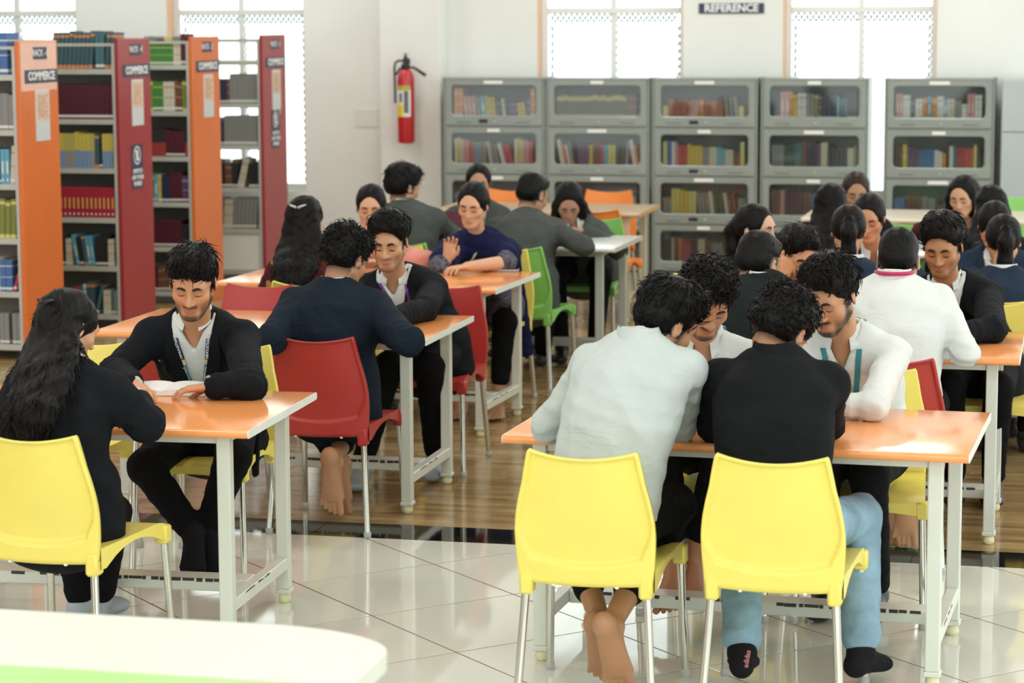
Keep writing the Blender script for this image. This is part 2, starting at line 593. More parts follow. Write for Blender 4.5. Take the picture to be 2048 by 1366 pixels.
for ci, cx in enumerate(CABX):
    cb = empty('book_cabinet', (cx, YC, 0))
    tag(cb, 'grey steel glass-door book cabinet, '+CABLAB[ci], 'cabinet', 'grey steel book cabinets along the window wall')
    b = MB()
    hw = CW/2
    b.box(-hw, -hw+0.018, 0.0, CD, 0, CH)
    b.box(hw-0.018, hw, 0.0, CD, 0, CH)
    b.box(-hw, hw, CD-0.01, CD, 0, CH)
    b.box(-hw-0.002, hw+0.002, -0.014, CD, CH-0.012, CH)
    b.box(-hw, hw, 0.002, CD, 0.0, 0.095)
    for z in ROWZ[1:]:
        b.box(-hw+0.018, hw-0.018, 0.0, 0.02, z-0.012, z+0.004)
    b.build('carcass', M_STEEL, cb)
    for ri, z in enumerate(ROWZ):
        MB().box(-hw+0.02, hw-0.02, 0.03, CD-0.011, z+0.052, z+0.064).build('shelf', M_STEELIN, cb)
        MB().box(-hw+0.02, hw-0.02, CD-0.016, CD-0.011, z+0.066, z+0.355).build('back_panel', M_STEELIN, cb)
        d = link('door', door_me, cb, (0, -0.017, z+0.006))
        g_ = MB().box(-0.345, 0.345, 0.0095, 0.0125, 0.072, 0.318).build('glass_pane', M_CGLASS, d)
        for sx in (-1, 1):
            hd = MB()
            hx = sx*0.235
            hd.tube([(hx-0.05, 0.0, 0.035), (hx-0.046, -0.016, 0.035), (hx+0.046, -0.016, 0.035), (hx+0.05, 0.0, 0.035)], 0.005, 6)
            hd.build('handle', M_STEEL, d, smooth=True)
        if ci in (0, 2) and ri > 0:
            MB().bbox(-0.115, -0.045, -0.008, 0.001, 0.022, 0.05, 0.006).build('lock_plate', M_BLKPL, d)
        k = MB()
        k.lathe([(0.009, 0), (0.009, 0.008), (0.006, 0.012)], n=10)
        ko = k.build('knob', M_SHELF, d, smooth=True, loc=(0.01, 0.0, 0.032))
        ko.rotation_euler = (math.pi/2, 0, 0)
        lw = (0.075 if (ci+ri) % 2 else 0.05)
        MB().box(-lw, lw, -0.0025, 0.0, 0.325, 0.35).build('paper_label', M_PAPER, d)

# ================================================================== STEEL CUPBOARD at the right edge
cup = empty('steel_cupboard', (-0.14, 18.36, 0))
tag(cup, 'pale blue-grey steel cupboard right of the glass-door cabinets', 'cupboard')
M_CUP = mat('pale_blue_steel', (0.45, 0.52, 0.53), 0.32, var=0.03, vscale=3)
MB().bbox(-0.46, 0.46, 0.02, 0.42, 0.0, 1.60, 0.006).build('carcass', M_CUP, cup)
for sx in (-1, 1):
    x0, x1 = sorted((sx*0.003, sx*0.455))
    for z0, z1 in ((0.06, 1.195), (1.203, 1.585)):
        dd = MB().bbox(x0, x1, 0.0, 0.019, z0, z1, 0.004).build('door', M_CUP, cup)
        MB().bbox(sx*0.06-0.012, sx*0.06+0.012, -0.014, 0.001, (z0+z1)/2-0.04, (z0+z1)/2+0.04, 0.004).build('handle', M_CHROME, dd)

# ================================================================== RACKS
XR = -6.23
RY = [13.53, 15.07, 16.44, 17.97]
RD = 0.56
RZ = [0.095, 0.42, 0.745, 1.076, 1.403, 1.735]
RT = 1.935
RCOL = [M_RACKOR, M_RACKRD, M_RACKOR, M_RACKRD]
RNUM = ['RACK - 6', 'RACK - 4', 'RACK - 2', 'RACK - 1']
RLAB = ['book rack with orange end panel signed RACK - 6, nearest the camera', 'book rack with red end panel signed RACK - 4', 'book rack with orange end panel signed RACK - 2', 'book rack with red end panel nearest the window wall']
M_HOLD = mat('paper_holder', (0.62, 0.66, 0.66), 0.35)
M_LIST = mat('pink_book_list', (0.72, 0.50, 0.36), 0.6, var=0.35, vscale=60, stretch=(1, 1, 3))
M_PEACH = mat('painted_window_glare', (0.85, 0.52, 0.40), 0.35, var=0.06, vscale=6)  # pinkish window glare put into a colour
for i in range(4):
    y0 = RY[i]
    rk = empty('book_rack', (XR-1.2, y0, 0))
    tag(rk, RLAB[i], 'book rack', 'book racks with coloured end panels')
    off = Vector((-(XR-1.2), -y0, 0))
    ep = MB().bbox(1.172, 1.2, 0, RD, 0, RT, 0.004).build('end_panel', RCOL[i], rk)
    MB().bbox(-1.2, -1.172, 0, RD, 0, RT, 0.004).build('end_panel', RCOL[i], rk)
    for x in (-1.16, 0.0, 1.15):
        for yy in (0.005, RD-0.03):
            MB().box(x, x+0.02, yy, yy+0.025, 0, RT-0.03).build('upright', M_SHELF, rk)
    for z in RZ:
        for s_ in (0, 1):
            ya, yb = (0.012, 0.262) if s_ == 0 else (RD-0.262, RD-0.012)
            sh = MB()
            sh.box(-1.17, 1.17, ya, yb, z-0.004, z)
            e = ya if s_ == 0 else yb-0.002
            sh.box(-1.17, 1.17, e, e+0.002, z-0.034, z-0.004)
            sh.box(1.166, 1.170, ya, yb, z, z+0.10)
            sh.build('shelf', M_SHELF, rk)
    MB().box(-1.17, 1.17, RD/2-0.01, RD/2+0.01, RT-0.06, RT-0.04).build('top_tie', M_SHELF, rk)
    MB().box(-1.17, 1.17, 0.02, 0.04, RT-0.05, RT-0.03).build('top_tie', M_SHELF, rk)
    if i < 3:
        MB().box(-1.17, 1.17, RD/2-0.002, RD/2+0.002, 0.05, RT-0.22).build('added_dark_sheet', mat('added_gap_dark', (0.16, 0.16, 0.14), 0.6), rk)  # dark sheet added to stop bright windows showing through the book gaps
    # signs on the end panel (face +X): local x of letters = +Y, up = +Z
    def plate(yc, zc, w, h, m_, t=0.003, name='sign_plate'):
        return MB().bbox(1.2, 1.2+t, yc-w/2, yc+w/2, zc-h/2, zc+h/2, 0.0008).build(name, m_, ep)
    yc = RD/2
    def lett(txt, size, yy, zz, par, m_=M_LETTER, bold=0.0, x=1.2045, **k):
        text(txt, size, m_, par, frame_m((x, yy, zz), (0, 1, 0), (0, 0, 1)), 0.001, bold, **k)
    if i == 0:
        MB().bbox(1.2, 1.2008, 0.02, RD-0.02, RT-0.30, RT-0.01, 0.0003).build('glare_patch', M_PEACH, ep)  # glare at the top of the end panel, painted as a thin patch
    p_ = plate(yc+0.02, RT-0.075, 0.20, 0.075, M_NAVY)
    if i < 3:
        lett(RNUM[i], 0.060, yc+0.02, RT-0.075, p_, space=0.95)
    else:
        lett(RNUM[i], 0.060, yc+0.02, RT-0.075, p_, space=0.95)
    p2 = plate(yc+0.03, RT-0.215, 0.48, 0.082, M_NAVY)
    lett('COMMERCE', 0.072, yc+0.03, RT-0.215, p2, bold=0.002)
    hz = RT-0.455 if i == 0 else RT-0.43
    p3 = plate(yc+0.03, hz, 0.20, 0.31, M_HOLD, 0.006, 'list_holder')
    MB().bbox(1.206, 1.2075, yc+0.03-0.085, yc+0.03+0.085, hz-0.03, hz+0.14, 0.0004).build('book_list', M_LIST, p3)
    for q in range(9):
        MB().box(1.2075, 1.208, yc-0.04, yc+0.10-0.02*(q % 3), hz+0.115-q*0.015, hz+0.119-q*0.015).build('text_line', mat('list_ink', (0.35, 0.2, 0.14), 0.6), p3)
    if i in (1, 3):
        z0 = RT-0.86 if i == 1 else RT-0.74
        p4 = plate(yc+0.0, z0, 0.20, 0.30, M_NAVY, 0.003, 'mobile_sign')
        icon = MB()
        for k in range(24):
            a0, a1 = 2*math.pi*k/24, 2*math.pi*(k+1)/24
            icon.add([(1.2035, yc+r_*math.cos(a), z0+0.075+r_*math.sin(a)) for r_, a in ((0.052, a0), (0.062, a0), (0.062, a1), (0.052, a1))], [(0, 1, 2, 3)])
        icon.box(1.203, 1.2036, yc-0.018, yc+0.018, z0+0.04, z0+0.11)
        icon.add([(1.2038, yc-0.045, z0+0.112), (1.2038, yc-0.037, z0+0.118), (1.2038, yc+0.045, z0+0.038), (1.2038, yc+0.037, z0+0.032)], [(0, 1, 2, 3)])
        icon.build('phone_symbol', M_LETTER, p4)
        lett('SWITCH\nOFF YOUR\nMOBILE', 0.042, yc, z0-0.075, p4, bold=0.0008, line=1.0)
    if i == 3:
        plate(yc+0.03, RT-0.60, 0.18, 0.05, M_PAPER, 0.002, 'paper_slip')

# ================================================================== BOOKS
def book_mat(name, col, band=None, style=0):
    """spine colour with printed title bands, in object space"""
    m = bpy.data.materials.new(name)
    m.use_nodes = True
    nt = m.node_tree
    p = nt.nodes['Principled BSDF']
    p.inputs['Roughness'].default_value = 0.45
    tc = nt.nodes.new('ShaderNodeTexCoord')
    sp = nt.nodes.new('ShaderNodeSeparateXYZ')
    nt.links.new(tc.outputs['Generated'], sp.inputs[0])
    r = nt.nodes.new('ShaderNodeValToRGB')
    r.color_ramp.interpolation = 'CONSTANT'
    els = r.color_ramp.elements
    b = band or tuple(min(1, c+0.35) for c in col)
    lay = [[(0, b if 0 else col), (0.06, (0.75, 0.74, 0.68)), (0.13, col), (0.45, b), (0.47, col), (0.80, b), (0.83, col)],
           [(0, col), (0.08, (0.78, 0.77, 0.72)), (0.15, col), (0.30, b), (0.66, col)],
           [(0, b), (0.10, col), (0.86, b), (0.93, col)],
           [(0, col), (0.05, (0.75, 0.74, 0.7)), (0.12, col)],
           [(0, col), (0.50, b)],
           [(0, col), (0.10, b), (0.16, col), (0.70, b), (0.88, col)]][style]
    els[0].position = 0
    els[0].color = (*lay[0][1], 1)
    els[1].position = lay[1][0]
    els[1].color = (*lay[1][1], 1)
    for po, co in lay[2:]:
        e = els.new(po)
        e.color = (*co, 1)
    nt.links.new(sp.outputs['Z'], r.inputs['Fac'])
    if style == 1:        # title printed up the middle of the spine only
        a1 = nt.nodes.new('ShaderNodeMath')
        a1.operation = 'COMPARE'
        a1.inputs[1].default_value = 0.5
        a1.inputs[2].default_value = 0.18
        nt.links.new(sp.outputs['X'], a1.inputs[0])
        mx = nt.nodes.new('ShaderNodeMix')
        mx.data_type = 'RGBA'
        mx.inputs[6].default_value = (*col, 1)
        nt.links.new(a1.outputs[0], mx.inputs[0])
        nt.links.new(r.outputs['Color'], mx.inputs[7])
        nt.links.new(mx.outputs[2], p.inputs['Base Color'])
    else:
        nt.links.new(r.outputs['Color'], p.inputs['Base Color'])
    return m
def bm_(name, col, band=None, style=0):
    k = 'book_%s_%d' % (name, style)
    if k not in MATS:
        MATS[k] = book_mat(k, col, band, style)
    return (name, MATS[k])
PAL = {
 'maroon': bm_('maroon', (0.085, 0.012, 0.022), (0.45, 0.36, 0.2), 3),
 'crimson': bm_('crimson', (0.40, 0.02, 0.045), (0.75, 0.45, 0.12), 1),
 'yellow and blue': bm_('yellow and blue', (0.20, 0.32, 0.48), (0.60, 0.50, 0.10), 4),
 'grey and yellow': bm_('grey and yellow', (0.30, 0.30, 0.30), (0.50, 0.44, 0.12), 4),
 'teal': bm_('teal', (0.06, 0.16, 0.18), (0.5, 0.5, 0.45), 3),
 'dark teal': bm_('dark teal', (0.05, 0.11, 0.13), (0.65, 0.28, 0.12), 2),
 'green': bm_('green', (0.06, 0.24, 0.05), (0.65, 0.6, 0.15), 0),
 'olive': bm_('olive', (0.20, 0.24, 0.05), (0.65, 0.60, 0.2), 2),
 'cream': bm_('cream', (0.60, 0.56, 0.44), (0.3, 0.1, 0.08), 0),
 'white': bm_('white', (0.70, 0.70, 0.66), (0.15, 0.2, 0.35), 0),
 'red': bm_('red', (0.50, 0.04, 0.04), (0.75, 0.7, 0.6), 0),
 'pink': bm_('pink', (0.60, 0.28, 0.26), (0.7, 0.6, 0.5), 1),
 'orange': bm_('orange', (0.70, 0.26, 0.03), (0.8, 0.7, 0.4), 0),
 'yellow': bm_('yellow', (0.66, 0.48, 0.06), (0.25, 0.15, 0.05), 0),
 'blue': bm_('blue', (0.06, 0.15, 0.38), (0.7, 0.7, 0.7), 0),
 'sky blue': bm_('sky blue', (0.12, 0.38, 0.52), (0.7, 0.75, 0.7), 1),
 'navy': bm_('navy', (0.02, 0.03, 0.07), (0.5, 0.5, 0.5), 3),
 'black': bm_('black', (0.02, 0.02, 0.022), (0.6, 0.6, 0.58), 3),
 'black and red': bm_('black and red', (0.35, 0.05, 0.04), (0.03, 0.025, 0.025), 4),
 'grey': bm_('grey', (0.24, 0.25, 0.24), (0.5, 0.5, 0.45), 3),
 'brown': bm_('brown', (0.16, 0.065, 0.035), (0.5, 0.4, 0.2), 0),
 'purple': bm_('purple', (0.12, 0.06, 0.16), (0.6, 0.55, 0.5), 0),
 'dark green': bm_('dark green', (0.03, 0.07, 0.045), (0.5, 0.5, 0.4), 0),
 'dark olive and gold': bm_('dark olive and gold', (0.10, 0.09, 0.04), (0.60, 0.50, 0.17), 5),
 'terracotta': bm_('terracotta', (0.36, 0.10, 0.035), (0.4, 0.13, 0.05), 3),
}
BOOKS = {}
nb = 0
def book_mesh(colname, t, h, d):
    key = (colname, round(t, 3), round(h, 2), round(d, 2))
    if key in BOOKS:
        return BOOKS[key]
    mb = MB()
    c = 0.0025
    mb.bbox(0, c, 0, d, 0, h, 0.0008)
    mb.bbox(t-c, t, 0, d, 0, h, 0.0008)
    mb.bbox(0.0004, t-0.0004, -0.0015, c, 0, h, 0.0012)
    mb.box(c, t-c, c, d-0.004, 0.003, h-0.003, 1)
    me = mb.mesh('book')
    me.materials.append(PAL[colname][1])
    me.materials.append(M_PAPERY)
    BOOKS[key] = me
    return me
def place_book(colname, t, h, d, x, y, z, lean=0.0, label=None, group=None, stuff=None):
    global nb
    me = book_mesh(colname, t, h, d)
    if stuff is not None:
        M_ = Matrix.Translation((x, y, z)) @ Matrix.Rotation(lean, 4, 'Y')
        stuff.append((me, M_))
        return
    o = link('book', me, None, (x, y, z))
    o.rotation_euler = (0, lean, 0)
    tag(o, label, 'book', group)
    nb += 1
def fill_shelf(x0, x1, y, z, hmax, pattern, where, group, d=0.17, stuff=None, limit=99, hvar=0.12):
    """stand books from x1 leftwards; pattern = list of (colour, thickness, height factor, lean degrees, count)"""
    seq = []
    for colname, t, hf, lean, n in pattern:
        for q in range(n):
            seq.append((colname, t*(1+rnd.uniform(-0.08, 0.08)), hf*(1+rnd.uniform(-0.02, 0.02)), lean))
    x = x0
    n = 0
    items = []
    k = 0
    while True:
        colname, t, hf, lean = seq[k % len(seq)]
        k += 1
        t = round(t, 3)
        h = round(hmax*hf, 2)
        a = R_(lean)
        wdt = t*math.cos(a)+(0.0015 if not lean else 0.004)
        ext = h*math.sin(abs(a))
        if colname == 'gap':
            x += t
            continue
        if x+wdt+(ext if lean else 0)*0.6 > x1 or k > 60:
            break
        items.append((colname, t, h, x+(0 if a >= 0 else ext*0.9), a))
        x += wdt
        nxt = seq[k % len(seq)][3]
        if lean and not nxt:
            x += ext*0.8
    for j, (colname, t, h, xx, a) in enumerate(items):
        zz = z+0.0005+(t*math.sin(a) if a > 0 else 0)
        lab = '%s book, %s from left, %s' % (colname, ORD[j], where)
        place_book(colname, t, h, d, xx, y, zz, a, lab, group, stuff)
    return len(items)
SHN = ['bottom shelf', 'fifth shelf down', 'fourth shelf down', 'third shelf down', 'second shelf down', 'top shelf']
RP = {
 0: [[('gap', .02, 1, 0, 1), ('grey', .03, .7, 0, 2)],
     [('white', .03, .8, 0, 1), ('blue', .04, .72, 0, 2), ('red', .02, .8, 18, 1)],
     [('olive', .034, .88, 2, 6)],
     [('navy', .03, .8, 0, 2), ('sky blue', .03, .78, 0, 2), ('cream', .03, .85, 4, 1), ('white', .03, .8, 6, 2)],
     [('grey', .04, .8, 0, 4)],
     [('green', .03, .9, 0, 1), ('blue', .05, .95, 0, 1), ('blue', .05, .92, 0, 2)]],
 1: [[('cream', .025, .6, 0, 2), ('teal', .02, .62, 0, 1), ('grey', .02, .6, 0, 2), ('red', .018, .66, 0, 2), ('teal', .022, .7, 0, 1), ('white', .02, .75, 0, 1), ('dark teal', .03, .78, 0, 2), ('teal', .02, .7, 14, 1)],
     [('black', .022, .74, 0, 3), ('cream', .02, .68, 0, 2), ('sky blue', .024, .78, -10, 1), ('black', .03, .7, -8, 1), ('dark teal', .025, .76, -8, 1), ('sky blue', .028, .74, -8, 1), ('sky blue', .02, .74, -8, 1), ('black', .02, .7, 0, 1)],
     [('crimson', .029, .74, 0, 14)],
     [('yellow and blue', .026, .86, 0, 3), ('grey and yellow', .024, .85, 0, 3), ('yellow and blue', .026, .87, 0, 4), ('grey and yellow', .03, .84, 0, 1), ('dark teal', .03, .84, 0, 1), ('black', .02, .8, 0, 1)],
     [('maroon', .034, .86, 0, 14)],
     [('dark teal', .026, .9, 6, 10), ('teal', .03, .95, 0, 2)]],
 2: [[('maroon', .03, .7, 0, 3), ('brown', .026, .68, 0, 9)],
     [('black', .022, .6, 0, 3), ('maroon', .025, .7, 0, 8)],
     [('purple', .024, .72, 0, 2), ('green', .03, .76, 0, 1), ('sky blue', .03, .72, 0, 1), ('yellow', .022, .74, 0, 1), ('navy', .03, .72, 0, 2), ('maroon', .03, .78, 0, 3)],
     [('black and red', .024, .74, 0, 7), ('maroon', .036, .68, 0, 4)],
     [('olive', .028, .8, 0, 3), ('green', .026, .78, 0, 3), ('cream', .028, .78, 0, 3), ('brown', .028, .8, 0, 2)],
     [('green', .03, .56, 0, 8), ('cream', .028, .6, 0, 2), ('maroon', .04, .8, 0, 3)]],
 3: [[('gap', .3, 1, 0, 1)],
     [('grey', .03, .9, 0, 3), ('cream', .02, .85, 3, 3), ('grey', .03, .9, 4, 6)],
     [('black', .028, .72, 0, 4), ('brown', .026, .7, 0, 2), ('black', .02, .7, 0, 2), ('cream', .014, .86, 14, 3)],
     [('navy', .036, .68, 0, 3), ('grey', .03, .85, 0, 9)],
     [('navy', .05, .68, 0, 3), ('brown', .02, .68, 0, 1), ('grey', .03, .85, 0, 8)],
     [('gap', .9, 1, 0, 1)]],
}
RW = ['nearest orange rack', 'nearer red rack', 'second orange rack', 'red rack by windows']
RVIS = [0.18, 0.46, 0.37, 0.42]
STUFF = []
for i in range(4):
    for ri in range(6):
        if RP[i][ri][0][0] == 'gap' and len(RP[i][ri]) == 1:
            continue
        # front rows: stand just left of the end panel
        fill_shelf(XR-0.035-RVIS[i], XR-0.035, RY[i]+0.03, RZ[ri], 0.27, RP[i][ri], '%s of %s' % (SHN[ri], RW[i]), 'books on the coloured racks')
        # rows behind, on the far side of the rack
        if not (i == 3 and ri > 3):
            fill_shelf(XR-0.04-RVIS[i]-0.1, XR-0.04, RY[i]+RD-0.20, RZ[ri], 0.25, [('grey', .03, .8, 0, 3), ('maroon', .03, .7, 0, 2), ('olive', .03, .8, 0, 2)], '', '', stuff=STUFF)
# loose books lying along the top of the nearest rack
for j, (cn, x, t) in enumerate([('cream', -6.62, 0.03), ('white', -6.58, 0.035), ('yellow', -6.53, 0.03), ('grey', -6.49, 0.04), ('pink', -6.44, 0.03)]):
    place_book(cn, t, 0.23, 0.16, x, RY[1]+0.33, RZ[5]+0.001, 0, '%s book, %s from left, behind the top row of RACK - 4' % (cn, ORD[j]), 'books on the coloured racks')
# wide white board standing on the last rack's bottom shelf
bd = MB().bbox(-0.40, 0.0, 0.0, 0.012, 0, 0.28, 0.003).build('display_board', M_PAPER, None, loc=(XR-0.05, RY[3]+0.03, RZ[0]+0.001))
tag(bd, 'blank pale board standing on the bottom shelf of the red rack by the windows', 'board')

# cabinet books
G = 'gap'
CP = {
 (0, 3): [('orange', .034, .98, 0, 2), ('pink', .03, .72, -5, 3), ('grey', .03, .72, -6, 1), ('sky blue', .04, .72, -6, 1), ('yellow', .022, .70, -5, 3), ('dark green', .04, .62, 0, 1), ('cream', .026, .66, -6, 1), (G, .02, 1, 0, 1), ('purple', .03, .55, 0, 2), ('yellow', .03, .5, -6, 2), ('blue', .03, .62, 0, 1)],
 (0, 2): [('white', .02, .9, 0, 1), ('yellow', .026, .92, 0, 1), ('cream', .02, .9, 0, 1), ('pink', .024, .86, 0, 2), ('red', .03, .84, 0, 1), ('grey', .026, .82, 0, 1), ('sky blue', .02, .76, 0, 1), ('grey', .03, .8, 0, 2), ('cream', .024, .82, -9, 1), ('grey', .028, .7, -8, 2), ('white', .03, .74, -14, 1), ('red', .026, .72, -18, 2)],
 (1, 3): [('dark olive and gold', .026, .82, 0, 20), ('brown', .026, .8, 0, 6)],
 (1, 2): [('white', .028, .88, -10, 1), ('orange', .026, .72, -10, 1), ('white', .02, .72, -12, 1), ('grey', .026, .8, -10, 1), (G, .03, 1, 0, 1), ('purple', .028, .76, 0, 3), ('yellow', .028, .74, 0, 1), ('brown', .026, .84, 0, 2), ('red', .024, .76, 0, 1), ('sky blue', .034, .74, 0, 1), ('olive', .03, .72, 0, 2), ('dark green', .03, .9, 3, 2), ('grey', .03, .85, 4, 1)],
 (2, 3): [('yellow', .04, .45, 0, 1), ('terracotta', .05, .62, 0, 5), ('orange', .026, .62, 0, 1), ('terracotta', .05, .6, 0, 3), ('grey', .03, .72, -6, 3)],
 (2, 2): [('olive', .03, .86, 0, 1), ('blue', .034, .9, 0, 1), ('white', .026, .84, 0, 1), ('pink', .024, .8, 0, 1), ('red', .034, .72, 0, 2), ('yellow', .028, .74, 0, 4), ('grey', .026, .68, 0, 2), ('cream', .026, .68, 0, 2), ('sky blue', .034, .66, 0, 2), ('cream', .03, .6, 0, 2), ('brown', .026, .56, 0, 2)],
 (2, 1): [('grey', .03, .6, 0, 2), ('olive', .03, .88, 0, 2), ('yellow', .032, .84, 0, 2), ('olive', .03, .8, 0, 2), ('grey', .026, .78, -7, 3), ('cream', .034, .8, -7, 1), ('dark green', .034, .76, -5, 2), ('cream', .026, .76, -8, 1), ('brown', .026, .7, -10, 2)],
 (2, 0): [('black', .034, .8, 0, 2), ('cream', .02, .86, 0, 1), ('brown', .034, .84, 0, 1), ('orange', .02, .86, 0, 1), ('crimson', .034, .78, 0, 2), ('maroon', .03, .78, 0, 2), ('cream', .024, .84, 0, 2), ('brown', .024, .7, 0, 2), ('grey', .026, .68, -10, 3)],
 (3, 3): [('navy', .03, .94, 0, 2), ('pink', .036, .9, 0, 2), ('orange', .02, .88, 0, 1), ('yellow', .03, .8, 0, 1), ('white', .034, .86, 0, 2), ('grey', .026, .86, 0, 2), ('olive', .03, .82, 0, 1), ('purple', .026, .84, 0, 1), ('navy', .034, .82, 0, 3), ('sky blue', .02, .76, 0, 1), ('teal', .03, .7, 0, 2)],
 (3, 2): [('grey', .022, .76, 0, 4), ('dark green', .026, .8, 0, 3), ('teal', .026, .82, 0, 2), ('brown', .036, .92, 0, 1), ('navy', .034, .88, 0, 2), ('purple', .03, .84, 0, 1), ('cream', .05, .88, 0, 1), ('black', .026, .74, 0, 2), ('navy', .03, .7, 0, 3), ('cream', .05, .7, 0, 1)],
 (3, 1): [('brown', .034, .9, 0, 2), ('pink', .034, .9, 0, 1), ('maroon', .034, .88, 0, 4), ('brown', .03, .84, 0, 2), ('blue', .024, .78, 0, 1), ('yellow', .024, .78, 0, 2), ('cream', .026, .76, 0, 3)],
 (4, 3): [('pink', .026, .84, 0, 2), ('white', .026, .8, 0, 2), ('dark green', .034, .62, 0, 1), ('white', .026, .7, 0, 2), ('orange', .034, .74, 0, 1), ('sky blue', .034, .74, 0, 1), ('orange', .034, .74, 0, 1), ('white', .024, .74, 0, 2), ('sky blue', .026, .68, 0, 1), ('cream', .026, .68, 0, 2), ('grey', .024, .66, 0, 2), ('white', .04, .5, 0, 1)],
 (4, 2): [('maroon', .026, .76, 0, 2), ('yellow', .03, .8, 0, 1), ('purple', .028, .74, 0, 2), ('brown', .026, .7, 0, 1), ('blue', .028, .66, 0, 4), ('white', .028, .62, 0, 2), ('orange', .024, .56, 0, 1), ('black', .024, .84, 0, 1), ('white', .03, .78, 0, 1), ('teal', .026, .74, 0, 1), ('crimson', .028, .72, 0, 2), ('red', .03, .7, 0, 2), ('olive', .02, .8, 0, 1)],
 (4, 1): [('blue', .04, .7, 0, 2), ('brown', .04, .74, 0, 3), ('grey', .05, .7, 0, 2), ('brown', .04, .5, -30, 2)],
 (0, 1): [('grey', .03, .7, 0, 6), ('black', .03, .7, 0, 5)],
 (1, 1): [('black', .03, .7, 0, 8), ('grey', .03, .6, 0, 3)],
}
CN = ['cabinet beside the wall pier', 'second cabinet', 'third cabinet', 'cabinet left of bright gap', 'cabinet right of bright gap']
TN = ['bottom tier', 'third tier', 'second tier', 'top tier']
for (ci, ri), pat in sorted(CP.items(), key=lambda q: -q[0][1]):
    st = None if (ri == 3 or (ri == 2 and nb < 300)) else STUFF
    fill_shelf(CABX[ci]-0.325, CABX[ci]+0.33, YC+0.022, ROWZ[ri]+0.0645, 0.235, pat, '%s of %s' % (TN[ri], CN[ci]), 'books behind cabinet glass', d=0.16, stuff=st)
sm = MB()
mi = {}
vs, fs, ms = [], [], []
for me, M_ in STUFF:
    b0 = len(vs)
    vs += [tuple(M_ @ v.co) for v in me.vertices]
    for p in me.polygons:
        fs.append(tuple(b0+q for q in p.vertices))
        mm = me.materials[p.material_index]
        ms.append(mi.setdefault(mm.name, len(mi)))
so = bpy.data.meshes.new('book_rows')
so.from_pydata(vs, [], fs)
for nme in mi:
    b = bpy.data.materials[nme]
    # flat colour: Generated coordinates would run over the whole object
    c = b.node_tree.nodes.get('Color Ramp')
    col = tuple(c.color_ramp.elements[2].color)[:3] if c else tuple(b.node_tree.nodes['Principled BSDF'].inputs['Base Color'].default_value)[:3]
    so.materials.append(mat('plain_'+nme, col, 0.5))
so.polygons.foreach_set('material_index', ms)
so = link('book_rows', so)
so['kind'] = 'stuff'
so['label'] = 'remaining rows of assorted books on lower cabinet tiers and rear rack shelves'
so['category'] = 'books'

# ================================================================== SIGN, EXTINGUISHER, PATCH
sg = empty('reference_sign', ((-2.942-2.441)/2, YW-0.001, 2.124))
tag(sg, 'navy wall sign reading REFERENCE above the grey cabinets', 'sign')
MB().bbox(-0.255, 0.255, -0.008, 0.0, -0.04, 0.04, 0.002).build('plate', M_NAVY, sg)
text('REFERENCE', 0.082, M_LETTER, sg, frame_m((0, -0.0085, 0), (1, 0, 0), (0, 0, 1)), 0.0012, 0.0025)
fx = empty('fire_extinguisher', (-5.24, 18.55, 1.07))
tag(fx, 'red fire extinguisher with black hose on the white wall pier', 'fire extinguisher')
MB().lathe([(0.03, 0.0), (0.062, 0.008), (0.068, 0.025), (0.068, 0.50), (0.062, 0.54), (0.045, 0.575), (0.024, 0.592)], n=28).build('cylinder', M_EXT, fx, smooth=True)
lab = MB()
def wrap(mb, a0, a1, z0, z1, r, mi, n=8):
    P = [[(r*math.sin(a0+(a1-a0)*k/n), -r*math.cos(a0+(a1-a0)*k/n), z) for k in range(n+1)] for z in (z0, z1)]
    mb.grid(P, mi)
M_LY, M_LW, M_LK, M_LO = mat('label_yellow', (0.8, 0.6, 0.02), 0.4), mat('label_white', (0.75, 0.75, 0.72), 0.4), mat('label_dark_print', (0.12, 0.13, 0.14), 0.4), mat('label_olive', (0.45, 0.42, 0.05), 0.4)
wrap(lab, -1.15, 0.85, 0.215, 0.46, 0.0690, 1)
wrap(lab, -1.15, 0.85, 0.425, 0.46, 0.0694, 3)
wrap(lab, -1.15, -0.10, 0.215, 0.31, 0.0694, 0)
wrap(lab, 0.02, 0.55, 0.245, 0.42, 0.0694, 2)
wrap(lab, -0.55, -0.2, 0.33, 0.40, 0.0694, 2)
lab.build('printed_label', [M_LY, M_LW, M_LK, M_LO], fx, smooth=True)
vb = MB()
vb.lathe([(0.03, 0.585), (0.034, 0.6), (0.034, 0.625), (0.02, 0.64), (0.02, 0.675), (0.012, 0.69), (0.008, 0.71)], n=14)
vb.bbox(-0.02, 0.035, -0.015, 0.015, 0.63, 0.675, 0.004)
vb.build('valve', M_BLKPL, fx, smooth=True)
MB().tube([(-0.03, 0, 0.712), (0.03, 0, 0.712)], 0.004, 6).build('pull_ring', M_GREYCAP, fx)
MB().tube([(0.02, 0, 0.605), (0.07, 0, 0.60), (0.11, -0.005, 0.575), (0.165, -0.01, 0.54)], [0.009, 0.010, 0.012, 0.014], 10).build('nozzle', M_BLKPL, fx, smooth=True)
MB().tube([(-0.015, 0, 0.655), (-0.06, 0, 0.655), (-0.085, 0, 0.64), (-0.092, 0, 0.60), (-0.09, 0, 0.45), (-0.085, -0.01, 0.32)], 0.009, 10).build('hose', M_BLKPL, fx, smooth=True)
MB().tube([(-0.03, 0, 0.60), (-0.05, 0, 0.59), (-0.08, 0, 0.545)], 0.009, 8).build('carry_handle', M_BLKPL, fx, smooth=True)
MB().bbox(-0.03, 0.03, 0.05, 0.119, 0.36, 0.40, 0.004).build('wall_bracket', M_GREYCAP, fx)
